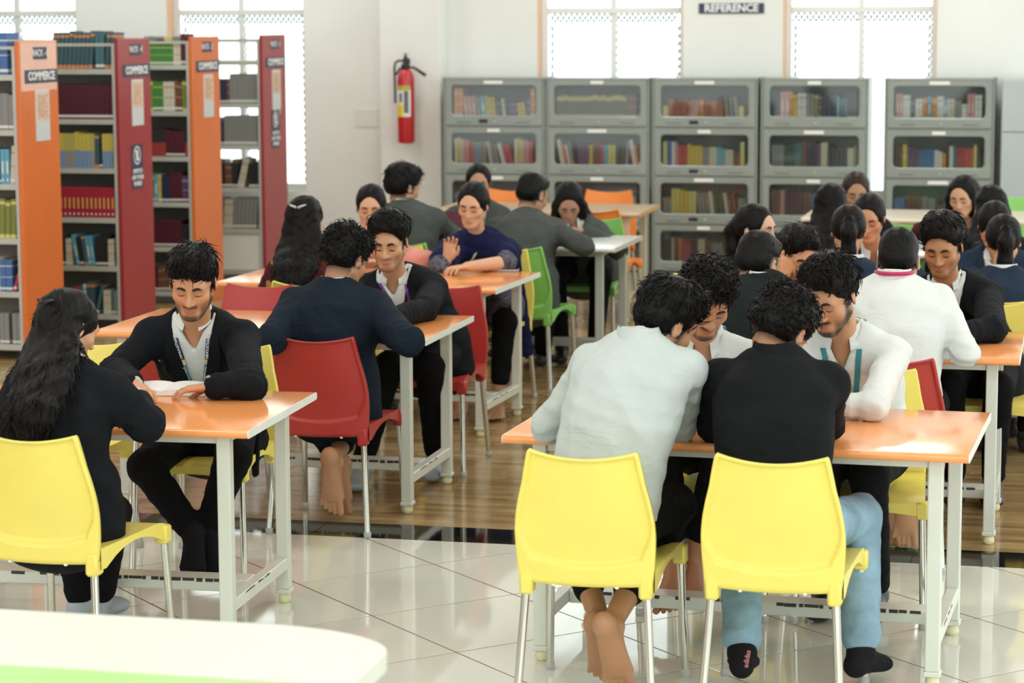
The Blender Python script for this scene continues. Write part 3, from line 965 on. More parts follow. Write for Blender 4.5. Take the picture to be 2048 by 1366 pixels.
pp = MB().bbox(-0.10, 0.10, 0.0, 0.006, -0.075, 0.075, 0.004).build('blank_cover_plate', mat('cover_plate', (0.77, 0.78, 0.72), 0.5), None, loc=(-5.66, YW-0.007, 1.26))
tag(pp, 'blank painted cover plate on the wall left of the fire extinguisher', 'wall plate')

# ================================================================== TABLES
TL, TW, TH = 1.465, 0.838, 0.75
def make_table(top, edge_f, edge_s, frame, chips=True):
    t = empty('reading_table', (0, 0, 0))
    hl, hw = TL/2, TW/2
    tt = MB()
    # slab with rounded long edges (post-formed): profile across Y
    th = 0.026
    prof = []
    for k in range(7):
        a = -math.pi/2+math.pi/2*k/6
        prof.append((hw-0.010+0.010*math.cos(a), TH-th+0.010+0.010*math.sin(a)))
    for k in range(7):
        a = math.pi/2*k/6
        prof.append((hw-0.012+0.012*math.cos(a), TH-0.012+0.012*math.sin(a)))
    full = prof+[(-y, z) for y, z in prof[::-1]]
    n = len(full)
    v = [(-hl, y, z) for y, z in full]+[(hl, y, z) for y, z in full]
    f = [(k, (k+1) % n, n+(k+1) % n, n+k) for k in range(n)]
    tt.add(v, f, 0)
    tt.build('tabletop', [top], t, smooth=True)
    for sx in (-1, 1):
        e = MB()
        x0, x1 = sorted((sx*(hl-0.0002), sx*(hl+0.002)))
        vv = [(x0, y, z) for y, z in full]+[(x1, y, z) for y, z in full]
        e.add(vv, f+[tuple(range(n-1, -1, -1)), tuple(range(n, 2*n))])
        e.build('edge_band', edge_s, t)
    a, b, lw = 0.105, 0.088, 0.0225
    for sx in (-1, 1):
        for sy in (-1, 1):
            lx, ly = sx*(hl-a), sy*(hw-b)
            lg = MB().bbox(lx-lw, lx+lw, ly-lw, ly+lw, 0.052, TH-th-0.0005, 0.003).build('leg', frame, t)
            MB().bbox(lx-lw-0.004, lx+lw+0.004, ly-lw-0.004, ly+lw+0.004, 0.036, 0.0525, 0.003).build('leg_cap', frame, lg)
            MB().lathe([(0.014, 0), (0.021, 0.006), (0.023, 0.016), (0.020, 0.03), (0.016, 0.0365)], (lx, ly, 0.0), 16).build('rubber_foot', M_RUBBER, lg, smooth=True)
    for sy in (-1, 1):
        ly = sy*(hw-b)
        MB().bbox(-hl+a+lw, hl-a-lw, ly-0.012, ly+0.012, TH-th-0.031, TH-th-0.001, 0.002).build('apron', frame, t)
    for sx in (-1, 1):
        lx = sx*(hl-a)
        MB().bbox(lx-0.012, lx+0.012, -hw+b+lw, hw-b-lw, TH-th-0.031, TH-th-0.001, 0.002).build('apron', frame, t)
        ss = MB().bbox(lx-0.02, lx+0.02, -hw+b+lw, hw-b-lw, 0.125, 0.168, 0.003).build('side_stretcher', frame, t)
        if chips:
            c = MB()
            rr = random.Random(3)
            for q in range(12):
                y = rr.uniform(-0.2, 0.12)
                c.box(lx+sx*0.0203-0.0004, lx+sx*0.0203+0.0004, y, y+rr.uniform(0.006, 0.03), 0.161, 0.164+rr.uniform(0, 0.003))
            c.build('paint_chips', M_CHIP, ss)['kind'] = 'stuff'
    st = MB().bbox(-hl+a+0.02, hl-a-0.02, -0.05, 0.05, 0.125, 0.168, 0.003).build('foot_rail', frame, t)
    if chips:
        c = MB()
        rr = random.Random(5)
        x = -0.55
        while x < 0.58:
            l = rr.uniform(0.01, 0.05)
            if rr.random() < 0.85:
                c.box(x, x+l, -0.0512, -0.0498, 0.1605-rr.uniform(0, 0.004), 0.1655)
                c.box(x, x+l, -0.051, -0.05+rr.uniform(0.002, 0.006), 0.166, 0.1684)
            x += l+rr.uniform(0, 0.01)
        c.build('paint_chips', M_CHIP, st)['kind'] = 'stuff'
    return t
TAB = {'R1': (-1.028, 7.761, -2.26), 'T1': (-3.348, 7.665, 2.48), 'T2': (-3.357, 9.947, 0.3), 'T3': (-3.49, 11.852, -2.55), 'T4': (-3.327, 13.994, -0.97), 'T5': (-3.63, 16.407, 0.1), 'R2': (-0.952, 9.855, 0.08), 'R3': (-0.70, 11.90, 0), 'R4': (-0.95, 13.95, 0), 'R5': (-1.06, 16.25, 0)}
TLAB = {'R1': 'orange-topped reading table in the right foreground under the open book', 'T1': 'orange-topped reading table in the left foreground',
        'T2': 'orange-topped reading table with red chairs, left side', 'T3': 'orange-topped reading table where the navy shawl wearer reads',
        'T4': 'white-topped reading table in front of the grey suits', 'T5': 'beige wood reading table nearest the grey cabinets, left side',
        'R2': 'orange-topped reading table in front of the red lanyard wearer', 'R3': 'orange-topped reading table between the navy blazers',
        'R4': 'white-topped reading table between the far right people', 'R5': 'pale wood reading table nearest the cabinets, right side'}
proto_o = make_table(M_ORANGE, M_ORANGE, M_WHITEEDGE, M_CREAM)
first = True
for k, (x, y, a) in TAB.items():
    if k in ('T1', 'R1', 'T2', 'T3', 'R2', 'R3'):
        t = proto_o if first else copy_tree(proto_o)
        first = False
    elif k in ('T4', 'R4'):
        t = make_table(M_WHITETOP, M_WHITETOP, mat('beige_edge', (0.55, 0.52, 0.42), 0.4), mat('pale_grey_enamel', (0.50, 0.54, 0.50), 0.4), chips=False)
    else:
        t = make_table(M_WOODTOP if k == 'T5' else M_PALETOP, M_WOODTOP, mat('wood_edge', (0.55, 0.33, 0.12), 0.4), mat('beige_enamel', (0.56, 0.54, 0.40), 0.4), chips=False)
    t.location = (x, y, 0)
    t.rotation_euler = (0, 0, R_(a))
    tag(t, TLAB[k], 'table', 'reading tables')

# ================================================================== CHAIRS
def make_chair(m_):
    c = empty('plastic_chair', (0, 0, 0))
    # ---- backrest: shell with raised rims, dipping top edge and lower band
    sst = lambda a_, b_, x_: (lambda q: q*q*(3-2*q))(min(1.0, max(0.0, (x_-a_)/(b_-a_))))
    def back_pt(s, t, side):
        zb, zt = 0.408, 0.815
        w = 0.200+0.011*math.sin(math.pi*min(t/0.75, 1.0))-0.036*max(0, (t-0.35)/0.65)**1.7
        if t > 0.975:
            w -= 0.004*((t-0.975)/0.025)**2
        z = zb+(zt-zb)*t
        z -= 0.022*(1-s*s)*t**3
        z -= 0.008*(1-s*s)*(1-t)**3
        y = -0.232-0.070*t**1.25+0.026*(s*s)*(0.4+0.6*t)
        x = s*w
        es = w*(1-abs(s))
        rw = 0.007+0.030*sst(0.42, 0.15, t)
        ms = 1-sst(rw, rw+0.012, es)
        mt = 1-sst(0.004, 0.018, (1-t)*0.407)
        tb = 0.225-0.085*(1-s*s)
        mb_ = 1-sst(tb-0.02, tb+0.035, t)
        if side:            # rear surface: rims, posts and lower band stand proud of the panel
            y -= 0.005+0.016*max(ms, mt*0.8, mb_)
        return (x, y, z)
    mb = MB()
    Ss = sorted(set([round(-1+2*k/24, 4) for k in range(25)]+[q*r_ for q in (-1, 1) for r_ in (0.97, 0.945, 0.90, 0.87, 0.85, 0.81, 0.78)]))
    Ts = sorted(set([k/26 for k in range(27)]+[0.945, 0.97, 0.985, 0.12, 0.14, 0.16, 0.18, 0.20, 0.22, 0.24, 0.26]))
    front = [[back_pt(s, t, 0) for s in Ss] for t in Ts]
    rear = [[back_pt(s, t, 1) for s in Ss] for t in Ts]
    mb.grid(front, flip=True)
    mb.grid(rear)
    edge = lambda A, B: mb.grid([A, B])
    edge(front[-1], rear[-1][:])
    edge(rear[0], front[0])
    edge([r[0] for r in front], [r[0] for r in rear])
    edge([r[-1] for r in rear], [r[-1] for r in front])
    bo = mb.build('backrest', m_, c, smooth=True)
    bm = bmesh.new()
    bm.from_mesh(bo.data)
    bmesh.ops.remove_doubles(bm, verts=bm.verts, dist=0.0004)
    bmesh.ops.recalc_face_normals(bm, faces=bm.faces)
    bm.to_mesh(bo.data)
    bm.free()
    # ---- seat: dished top with skirts, arched between the leg sockets
    st = MB()
    NX, NY = 14, 14
    def hwid(v):
        return 0.205+0.012*v
    def top_pt(u, v):
        x = u*hwid(v)
        y = -0.225+0.475*v
        z = 0.452-0.014*(1-u*u)*math.sin(math.pi*min(1, v*0.95+0.05))
        if v > 0.8:
            z -= 0.022*((v-0.8)/0.2)**2
        return (x, y, z)
    P = [[top_pt(-1+2*i/NX, j/NY) for i in range(NX+1)] for j in range(NY+1)]
    st.grid(P)
    def skirt(line, lows, th):
        A = line
        B = [(p[0], p[1], l) for p, l in zip(line, lows)]
        st.grid([B, A])
        Ai = [(p[0]*0.955, p[1]*0.97, p[2]-0.01) for p in A]
        Bi = [(p[0]*0.955, p[1]*0.97, l) for p, l in zip(line, lows)]
        st.grid([Ai, Bi])
        st.grid([Bi, B])
    arch = lambda v: 0.385+0.047*math.sin(math.pi*min(1, max(0, (v-0.10)/0.80)))**0.7
    skirt([P[j][-1] for j in range(NY+1)], [arch(j/NY) for j in range(NY+1)], 0.01)
    skirt([P[j][0] for j in range(NY, -1, -1)], [arch(j/NY) for j in range(NY, -1, -1)], 0.01)
    fa = lambda u: 0.385+0.016*(1-u*u)
    skirt([P[-1][i] for i in range(NX, -1, -1)], [fa(-1+2*i/NX) for i in range(NX, -1, -1)], 0.01)
    und = [[(p[0]*0.95, p[1]*0.97, p[2]-0.012) for p in row] for row in P]
    st.grid(und, flip=True)
    for sx in (-1, 1):
        st.bbox(sx*0.207-0.021, sx*0.207+0.021, 0.205, 0.252, 0.375, 0.435, 0.006)
        st.bbox(sx*0.180-0.0205, sx*0.180+0.0205, -0.250, -0.195, 0.366, 0.440, 0.008)
    st.build('seat', m_, c, smooth=True)
    for sx in (-1, 1):
        for fy, ty, bx, tx in ((0.262, 0.230, 0.219, 0.206), (-0.272, -0.226, 0.206, 0.181)):
            lg = MB().tube([(sx*tx, ty, 0.42), (sx*bx, fy, 0.012)], 0.0125, 14).build('leg', M_CHROME, c, smooth=True)
            MB().lathe([(0.013, 0.0), (0.0155, 0.004), (0.0155, 0.022), (0.013, 0.026)], (sx*bx, fy, 0), 14).build('foot_cap', M_GREYCAP, lg, smooth=True)
    for sx in (-0.095, 0.095):
        MB().lathe([(0.002, -0.008), (0.006, -0.006), (0.007, 0)], (sx, -0.246, 0.404), 8).build('plug', M_LETTER, c, smooth=True)
    return c
CH_M = {'yellow': M_YEL, 'red': M_RED, 'green': M_GRN, 'orange': M_ORG}
CH_P = {}
# (colour, x, y, facing degrees: 0 = towards the windows, label)
CHAIRS = [
 ('yellow', -1.400, 7.095, 0, 'yellow chair in the foreground under the pale grey shirt'),
 ('yellow', -0.846, 7.135, -1, 'yellow chair in the foreground under the light blue jeans'),
 ('yellow', -1.235, 8.36, 178, 'yellow chair under the bowed person with teal lanyard, right foreground table'),
 ('yellow', -0.715, 8.37, 182, 'yellow chair under the white-shirted person looking left, right foreground table'),
 ('yellow', -3.105, 7.04, -3, 'yellow chair at the left edge under the person in black blazer'),
 ('yellow', -3.20, 8.52, 182, 'yellow chair under the reader with the white watch'),
 ('yellow', -3.80, 8.50, 178, 'empty yellow chair left of the reader with the white watch'),
 ('red', -2.965, 9.385, 1, 'red chair in front under the navy blazer'),
 ('red', -3.555, 9.36, 0, 'empty red chair half hidden behind the reader with the white watch'),
 ('red', -2.92, 10.72, 180, 'red chair under the person with the purple lanyard'),
 ('red', -3.80, 10.58, 180, 'empty red chair at the far side of the second table'),
 ('yellow', -3.62, 11.29, 0, 'yellow chair under the person in maroon and mustard'),
 ('yellow', -3.10, 12.50, 180, 'yellow chair under the navy shawl'),
 ('yellow', -3.72, 12.60, 180, 'yellow chair under the person in pink'),
 ('green', -3.04, 13.22, -2, 'green chair in front of the white table, right one'),
 ('green', -3.74, 13.32, 0, 'green chair in front of the white table, left one'),
 ('green', -2.98, 14.62, 180, 'green chair behind the white table, right one'),
 ('green', -3.66, 14.75, 180, 'green chair behind the white table, left one'),
 ('orange', -4.10, 17.02, 180, 'orange chair at the far side of the beige table, left one'),
 ('orange', -3.36, 17.02, 180, 'orange chair at the far side of the beige table, right one'),
 ('orange', -3.12, 15.85, 0, 'orange chair at the near side of the beige table'),
 ('red', -0.680, 9.235, 0, 'red chair under the white shirt with red lanyard'),
 ('yellow', -0.38, 10.52, 180, 'yellow chair behind the orange table at the right edge'),
 ('yellow', -1.27, 9.32, 0, 'yellow chair under the dark green jacket'),
 ('yellow', -1.62, 11.62, -75, 'yellow chair turned sideways at a table end, right of centre'),
 ('yellow', -1.12, 10.54, 180, 'yellow chair under the person resting head on fist'),
 ('green', -1.00, 11.27, 0, 'green chair under the navy blazer left of the wide white collar'),
 ('yellow', -0.33, 11.25, 0, 'yellow chair under the navy blazer at the right edge'),
 ('green', -1.00, 12.52, 180, 'green chair under the person with wide white collar'),
 ('green', -1.00, 14.60, 180, 'empty green chair left of the maroon top'),
 ('green', -0.42, 12.52, 180, 'green chair under the person bowing low at the right edge'),
 ('green', -1.36, 13.30, 0, 'green chair near side of the far white table, left one'),
 ('green', -0.50, 13.30, 0, 'green chair near side of the far white table, right one'),
 ('green', -1.46, 14.60, 180, 'green chair by the bright gap between cabinets'),
 ('green', -0.55, 14.60, 180, 'green chair under the maroon top'),
 ('green', -0.46, 16.98, 180, 'pale green chair at the far right behind the pale table'),
]
for cn, x, y, a, lb in CHAIRS:
    if cn not in CH_P:
        o = CH_P[cn] = make_chair(CH_M[cn])
    else:
        o = copy_tree(CH_P[cn])
    o.location = (x, y, 0)
    o.rotation_euler = (0, 0, R_(a))
    tag(o, lb, 'chair', cn+' plastic chairs')

# ================================================================== FRONT COUNTER
ct = empty('counter', (-2.3, 4.2, 0))
tag(ct, 'cream counter with rounded end and green inlay in the left foreground', 'counter')
x1, yb, yf, rr_ = -1.382-(-2.3), 4.885-4.2, 3.75-4.2, 0.24
out = [(-1.2, yf), (x1-rr_, yf)]
for k in range(13):
    a = -math.pi/2+math.pi/2*k/12
    out.append((x1-rr_+rr_*math.cos(a), yf+rr_+rr_*math.sin(a)))
for k in range(17):
    a = math.pi/2*k/16
    out.append((x1-0.33+0.33*math.cos(a), yb-0.20+0.20*math.sin(a)))
out += [(-1.2, yb)]
n = len(out)
tp = MB()
tp.add([(x, y, 0.76) for x, y in out]+[(x, y, 0.722) for x, y in out], [tuple(range(n)), tuple(range(2*n-1, n-1, -1))]+[(k, n+k, n+(k+1) % n, (k+1) % n) for k in range(n)])
tp.build('counter_top', M_DESK, ct)
MB().bbox(-1.2, 0.87, -0.43, 0.245, 0.7605, 0.7618, 0.0005).build('green_inlay', M_DESKGRN, ct)
bd_ = MB()
inn = [(x*0.97-0.02, y*0.94) for x, y in out]
bd_.add([(x, y, 0.7215) for x, y in inn]+[(x, y, 0.0) for x, y in inn], [tuple(range(n)), tuple(range(2*n-1, n-1, -1))]+[(k, n+k, n+(k+1) % n, (k+1) % n) for k in range(n)])
bd_.build('body', mat('counter_side', (0.70, 0.72, 0.60), 0.45), ct)

# ================================================================== PEOPLE: bodies and clothes grown as smooth-blended distance fields
f32 = np.float32
def nrm(v):
    v = np.asarray(v, float)
    return v/(np.linalg.norm(v)+1e-12)
def smin(a, b, k):
    h = np.maximum(k-np.abs(a-b), 0)/k
    return np.minimum(a, b)-h*h*k*0.25
class Cap:
    """tapered capsule"""
    def __init__(s, a, b, ra, rb):
        s.a, s.b, s.ra, s.rb = np.asarray(a, f32), np.asarray(b, f32), ra, rb
        m = max(ra, rb)
        s.lo, s.hi = np.minimum(s.a, s.b)-m, np.maximum(s.a, s.b)+m
    def __call__(s, x, y, z):
        d = s.b-s.a
        dd = float(d@d)+1e-9
        px, py, pz = x-s.a[0], y-s.a[1], z-s.a[2]
        t = np.clip((px*d[0]+py*d[1]+pz*d[2])/dd, 0, 1)
        return np.sqrt((px-t*d[0])**2+(py-t*d[1])**2+(pz-t*d[2])**2)-(s.ra+t*(s.rb-s.ra))
class ECap:
    """tapered capsule with an elliptical section: half widths along side, half depths across"""
    def __init__(s, a, b, wa, da, wb, db, side):
        s.a, s.b = np.asarray(a, float), np.asarray(b, float)
        ax = nrm(s.b-s.a)
        sd = np.asarray(side, float)
        sd = nrm(sd-ax*(sd@ax))
        s.ax, s.sd, s.dp = ax, sd, np.cross(ax, sd)
        s.L = np.linalg.norm(s.b-s.a)
        s.wa, s.da, s.wb, s.db = wa, da, wb, db
        m = max(wa, da, wb, db)
        s.lo, s.hi = np.minimum(s.a, s.b)-m, np.maximum(s.a, s.b)+m
    def __call__(s, x, y, z):
        px, py, pz = x-f32(s.a[0]), y-f32(s.a[1]), z-f32(s.a[2])
        u = px*f32(s.ax[0])+py*f32(s.ax[1])+pz*f32(s.ax[2])
        t = np.clip(u/f32(s.L), 0, 1)
        e = u-t*f32(s.L)
        X = px*f32(s.sd[0])+py*f32(s.sd[1])+pz*f32(s.sd[2])
        Y = px*f32(s.dp[0])+py*f32(s.dp[1])+pz*f32(s.dp[2])
        w = s.wa+t*f32(s.wb-s.wa)
        d = s.da+t*f32(s.db-s.da)
        r = np.minimum(w, d)
        k0 = np.sqrt((X/w)**2+(Y/d)**2+(e/r)**2)+f32(1e-6)
        k1 = np.sqrt((X/(w*w))**2+(Y/(d*d))**2+(e/(r*r))**2)+f32(1e-6)
        return k0*(k0-1)/k1
class Ell:
    def __init__(s, c, r, R=None):
        s.c, s.r = np.asarray(c, float), np.asarray(r, float)
        s.R = np.eye(3) if R is None else np.asarray(R, float)     # rows = axes
        m = np.sqrt(((s.R.T*s.r)**2).sum(1))
        s.lo, s.hi = s.c-m, s.c+m
    def __call__(s, x, y, z):
        px, py, pz = x-f32(s.c[0]), y-f32(s.c[1]), z-f32(s.c[2])
        q = [px*f32(a[0])+py*f32(a[1])+pz*f32(a[2]) for a in s.R]
        k0 = np.sqrt(sum((q[i]/f32(s.r[i]))**2 for i in range(3)))+f32(1e-6)
        k1 = np.sqrt(sum((q[i]/f32(s.r[i]**2))**2 for i in range(3)))+f32(1e-6)
        return k0*(k0-1)/k1
class Field:
    def __init__(s, h):
        s.h, s.ops = h, []
    def add(s, p, k=0.02):
        s.ops.append(('u', p, k))
        return s
    def cut(s, p, k=0.01):
        s.ops.append(('s', p, k))
        return s
    def warp(s, fn):
        s.ops.append(('w', fn, 0))
        return s
    def bounds(s):
        lo = np.min([o[1].lo for o in s.ops if o[0] == 'u'], 0)
        hi = np.max([o[1].hi for o in s.ops if o[0] == 'u'], 0)
        return lo, hi
    def at(s, P):
        """field value at free points (N,3)"""
        x, y, z = (np.asarray(P[:, i], f32) for i in range(3))
        f = np.full(x.shape, 1.0, f32)
        for op, p, k in s.ops:
            if op == 'u':
                f = smin(f, p(x, y, z), f32(k))
            elif op == 's':
                f = -smin(-f, p(x, y, z), f32(k))
            else:
                f = p(f, x, y, z)
        return f
    def mesh(s, smooth=1):
        h = s.h
        lo, hi = s.bounds()
        lo, hi = lo-3*h, hi+3*h
        n = np.ceil((hi-lo)/h).astype(int)+1
        ax = [np.asarray(lo[i]+h*np.arange(n[i]), f32) for i in range(3)]
        F = np.full(n, 1.0, f32)
        for op, p, k in s.ops:
            if op == 'w':
                X, Y, Z = ax[0][:, None, None], ax[1][None, :, None], ax[2][None, None, :]
                F = p(F, X, Y, Z).astype(f32)
                continue
            m = k+3*h+(0.02 if op == 's' else 0)
            i0 = np.clip(((p.lo-m-lo)/h).astype(int), 0, n)
            i1 = np.clip(((p.hi+m-lo)/h).astype(int)+2, 0, n)
            if (i1 <= i0).any():
                continue
            sl = tuple(slice(a, b) for a, b in zip(i0, i1))
            d = p(ax[0][sl[0]][:, None, None], ax[1][sl[1]][None, :, None], ax[2][sl[2]][None, None, :])
            F[sl] = smin(F[sl], d, f32(k)) if op == 'u' else -smin(-F[sl], d, f32(k))
        V, Q = surfnet(F, lo, h)
        for _ in range(smooth):
            V = relax(V, Q)
        return V, Q
CO = np.array([(i, j, k) for i in (0, 1) for j in (0, 1) for k in (0, 1)])
ED = [(a, b) for a in range(8) for b in range(a+1, 8) if abs(CO[a]-CO[b]).sum() == 1]
def surfnet(F, lo, h):
    s = F < 0
    c = s[:-1, :-1, :-1].astype(np.int8)
    tot = sum(s[i:s.shape[0]-1+i, j:s.shape[1]-1+j, k:s.shape[2]-1+k].astype(np.int8) for i, j, k in CO)
    act = (tot > 0) & (tot < 8)
    idx = np.argwhere(act)
    num = np.full(act.shape, -1, np.int32)
    num[act] = np.arange(len(idx))
    vals = np.stack([F[idx[:, 0]+i, idx[:, 1]+j, idx[:, 2]+k] for i, j, k in CO], 1)
    acc = np.zeros((len(idx), 3))
    cnt = np.zeros(len(idx))
    for a, b in ED:
        fa, fb = vals[:, a], vals[:, b]
        m = (fa < 0) != (fb < 0)
        t = np.where(m, fa/np.where(m, fa-fb, 1), 0)
        acc += np.where(m[:, None], CO[a]+t[:, None]*(CO[b]-CO[a]), 0)
        cnt += m
    V = lo+h*(idx+acc/cnt[:, None])
    Q = []
    for axn in range(3):
        o1, o2 = [(1, 2), (2, 0), (0, 1)][axn]
        sl0 = [slice(None)]*3
        sl1 = [slice(None)]*3
        sl0[axn], sl1[axn] = slice(0, -1), slice(1, None)
        cr = s[tuple(sl0)] != s[tuple(sl1)]
        e = np.argwhere(cr)
        e = e[(e[:, o1] > 0) & (e[:, o2] > 0) & (e[:, o1] < num.shape[o1]) & (e[:, o2] < num.shape[o2])]
        if not len(e):
            continue
        ins = s[tuple(e.T)]
        def cell(d1, d2):
            q = e.copy()
            q[:, o1] += d1
            q[:, o2] += d2
            return num[tuple(q.T)]
        q = np.stack([cell(-1, -1), cell(0, -1), cell(0, 0), cell(-1, 0)], 1)
        q[~ins] = q[~ins][:, ::-1]
        Q.append(q)
    Q = np.concatenate(Q)
    return V, Q[(Q >= 0).all(1)]
def relax(V, Q, w=0.5):
    acc = np.zeros_like(V)
    cnt = np.zeros(len(V))
    for a in range(4):
        for b in ((a+1) % 4, (a+3) % 4):
            np.add.at(acc, Q[:, a], V[Q[:, b]])
            np.add.at(cnt, Q[:, a], 1)
    return V*(1-w)+w*acc/np.maximum(cnt, 1)[:, None]
def raw_mesh(name, V, Q, T=None):
    """fast mesh from quads Q (and triangles T)"""
    me = bpy.data.meshes.new(name)
    nq, nt = len(Q), 0 if T is None else len(T)
    me.vertices.add(len(V))
    me.vertices.foreach_set('co', np.asarray(V, f32).ravel())
    me.loops.add(4*nq+3*nt)
    lv = np.asarray(Q, np.int32).ravel()
    if nt:
        lv = np.concatenate([lv, np.asarray(T, np.int32).ravel()])
    me.loops.foreach_set('vertex_index', lv)
    me.polygons.add(nq+nt)
    st = np.concatenate([np.arange(nq)*4, nq*4+np.arange(nt)*3]).astype(np.int32)
    me.polygons.foreach_set('loop_start', st)
    me.update(calc_edges=True)
    me.polygons.foreach_set('use_smooth', [True]*(nq+nt))
    return me
def folds(seed, amp, wl, dirs=None):
    """cloth creases: a few warped waves"""
    r = np.random.RandomState(seed)
    ws = []
    for _ in range(5):
        d = nrm(r.normal(size=3)*np.array([1, 1, 1.6]))
        ws.append((d*2*math.pi/(wl*r.uniform(0.7, 1.5)), r.uniform(0, 6.28), nrm(r.normal(size=3))*2*math.pi/(wl*2.6), r.uniform(0, 6.28)))
    def fn(f, x, y, z):
        m = np.abs(f) < 0.04
        a = np.zeros_like(f)
        X, Y, Z = np.broadcast_arrays(x, y, z)
        X, Y, Z = X[m], Y[m], Z[m]
        s = np.zeros(X.shape, f32)
        for d, ph, e, p2 in ws:
            q = 1.3*np.sin(e[0]*X+e[1]*Y+e[2]*Z+p2)
            s += np.abs(np.sin(0.5*(d[0]*X+d[1]*Y+d[2]*Z+ph+2*q)))**0.7
        a[m] = amp*(s/5-0.6)*2
        return f+a
    return fn

def creases(pts, amp, wl, seed):
    """sharp folds gathered round joints: pts = [(centre, axis, reach)]"""
    r = np.random.RandomState(seed)
    ex = [nrm(r.normal(size=3))*2*math.pi/0.11 for _ in pts]
    def fn(f, x, y, z):
        m = np.abs(f) < 0.035
        a = np.zeros_like(f)
        X, Y, Z = np.broadcast_arrays(x, y, z)
        X, Y, Z = X[m], Y[m], Z[m]
        s = np.zeros(X.shape, f32)
        for (c, d, rr), e in zip(pts, ex):
            px, py, pz = X-f32(c[0]), Y-f32(c[1]), Z-f32(c[2])
            w = np.exp(-(px*px+py*py+pz*pz)/(rr*rr))
            ph = (px*d[0]+py*d[1]+pz*d[2])*2*math.pi/wl+1.2*np.sin(e[0]*px+e[1]*py+e[2]*pz)
            s += w*(1-np.abs(np.sin(ph*0.5))**0.6*1.5)
        a[m] = -amp*s
        return f+a
    return fn

def skin_mat():
    m = bpy.data.materials.new('skin')
    m.use_nodes = True
    nt = m.node_tree
    p = nt.nodes['Principled BSDF']
    a = nt.nodes.new('ShaderNodeVertexColor')
    a.layer_name = 'pigment'
    nt.links.new(a.outputs['Color'], p.inputs['Base Color'])
    p.inputs['Roughness'].default_value = 0.5
    p.inputs['Subsurface Weight'].default_value = 0.12
    p.inputs['Subsurface Radius'].default_value = (0.012, 0.005, 0.003)
    p.inputs['Subsurface Scale'].default_value = 0.6
    n2 = nt.nodes.new('ShaderNodeTexNoise')
    n2.inputs['Scale'].default_value = 220
    b = nt.nodes.new('ShaderNodeBump')
    b.inputs['Strength'].default_value = 0.06
    b.inputs['Distance'].default_value = 0.003
    nt.links.new(n2.outputs['Fac'], b.inputs['Height'])
    nt.links.new(b.outputs['Normal'], p.inputs['Normal'])
    return m
M_SKIN = skin_mat()
M_HAIR = mat('black_hair', (0.0055, 0.005, 0.005), 0.45, var=0.25, vscale=30, spec=0.14)
M_HAIRB = mat('dark_brown_hair', (0.020, 0.009, 0.007), 0.4, var=0.25, vscale=30, spec=0.25)
M_LASH = mat('eyelash', (0.01, 0.008, 0.007), 0.6)
M_LIP = mat('lip', (0.30, 0.11, 0.085), 0.45)
M_EYEW = mat('eye_white', (0.7, 0.68, 0.65), 0.25)
def cloth(name, col, var=0.12, rough=0.85, bump=0.12, bs=350, **k):
    new = name not in MATS
    m = mat(name, col, rough, var=var, vscale=9, bump=bump, bscale=bs, spec=0.12, **k)
    if new:
        nt = m.node_tree
        bp = nt.nodes['Bump']
        w = nt.nodes.new('ShaderNodeTexNoise')
        w.inputs['Scale'].default_value = 7
        w.inputs['Detail'].default_value = 2.5
        w.inputs['Distortion'].default_value = 1.4
        mp2 = nt.nodes.new('ShaderNodeMapping')
        mp2.inputs['Scale'].default_value = (0.8, 0.8, 1.7)
        mp2.inputs['Rotation'].default_value = (0.5, 0.3, 0)
        nt.links.new(nt.nodes['Texture Coordinate'].outputs['Object'], mp2.inputs['Vector'])
        nt.links.new(mp2.outputs[0], w.inputs['Vector'])
        b2 = nt.nodes.new('ShaderNodeBump')
        b2.inputs['Strength'].default_value = 0.30
        b2.inputs['Distance'].default_value = 0.028
        nt.links.new(w.outputs['Fac'], b2.inputs['Height'])
        nt.links.new(b2.outputs['Normal'], bp.inputs['Normal'])
    return m
F_BLK = cloth('black_blazer_cloth', (0.007, 0.0085, 0.011))
F_NAVY = cloth('navy_blazer_cloth', (0.008, 0.015, 0.025))
F_NAVY2 = cloth('blue_navy_blazer_cloth', (0.018, 0.030, 0.055))
F_GREY = cloth('grey_suit_cloth', (0.065, 0.075, 0.070))
F_DKG = cloth('dark_green_jacket_cloth', (0.011, 0.016, 0.016))
F_BSH = cloth('black_shirt_cloth', (0.007, 0.0085, 0.0095))
F_WHT = cloth('white_shirt_cloth', (0.62, 0.66, 0.64), var=0.03)
F_PALE = cloth('pale_grey_shirt_cloth', (0.47, 0.53, 0.51), var=0.03)
F_TRS = cloth('black_trouser_cloth', (0.0045, 0.005, 0.006))
F_JEAN = cloth('light_blue_denim', (0.22, 0.35, 0.44), var=0.25, bs=500)
F_PINK = cloth('pink_kurta_cloth', (0.66, 0.28, 0.24), var=0.15)
F_MAR = cloth('maroon_kurta_cloth', (0.085, 0.015, 0.020))
F_MUST = cloth('mustard_cloth', (0.42, 0.25, 0.06), var=0.3)
F_SHAWL = cloth('navy_shawl_cloth', (0.012, 0.014, 0.055), var=0.2)
F_PATT = cloth('grey_patterned_cloth', (0.09, 0.095, 0.12), var=0.75)
MATS['grey_patterned_cloth'].node_tree.nodes['Noise Texture'].inputs['Scale'].default_value = 45
F_SOCK = cloth('black_sock_knit', (0.010, 0.010, 0.012))
F_SHOE = mat('dark_shoe', (0.02, 0.02, 0.022), 0.4)
F_GSHOE = cloth('pale_grey_sock', (0.40, 0.45, 0.48))
M_TEAL = mat('teal_lanyard_band', (0.03, 0.22, 0.24), 0.5)
M_LNAVY = mat('navy_lanyard_band', (0.015, 0.025, 0.05), 0.5)
M_LPUR = mat('purple_lanyard_band', (0.16, 0.03, 0.30), 0.5)
M_LRED = mat('red_lanyard_band', (0.45, 0.01, 0.08), 0.5)
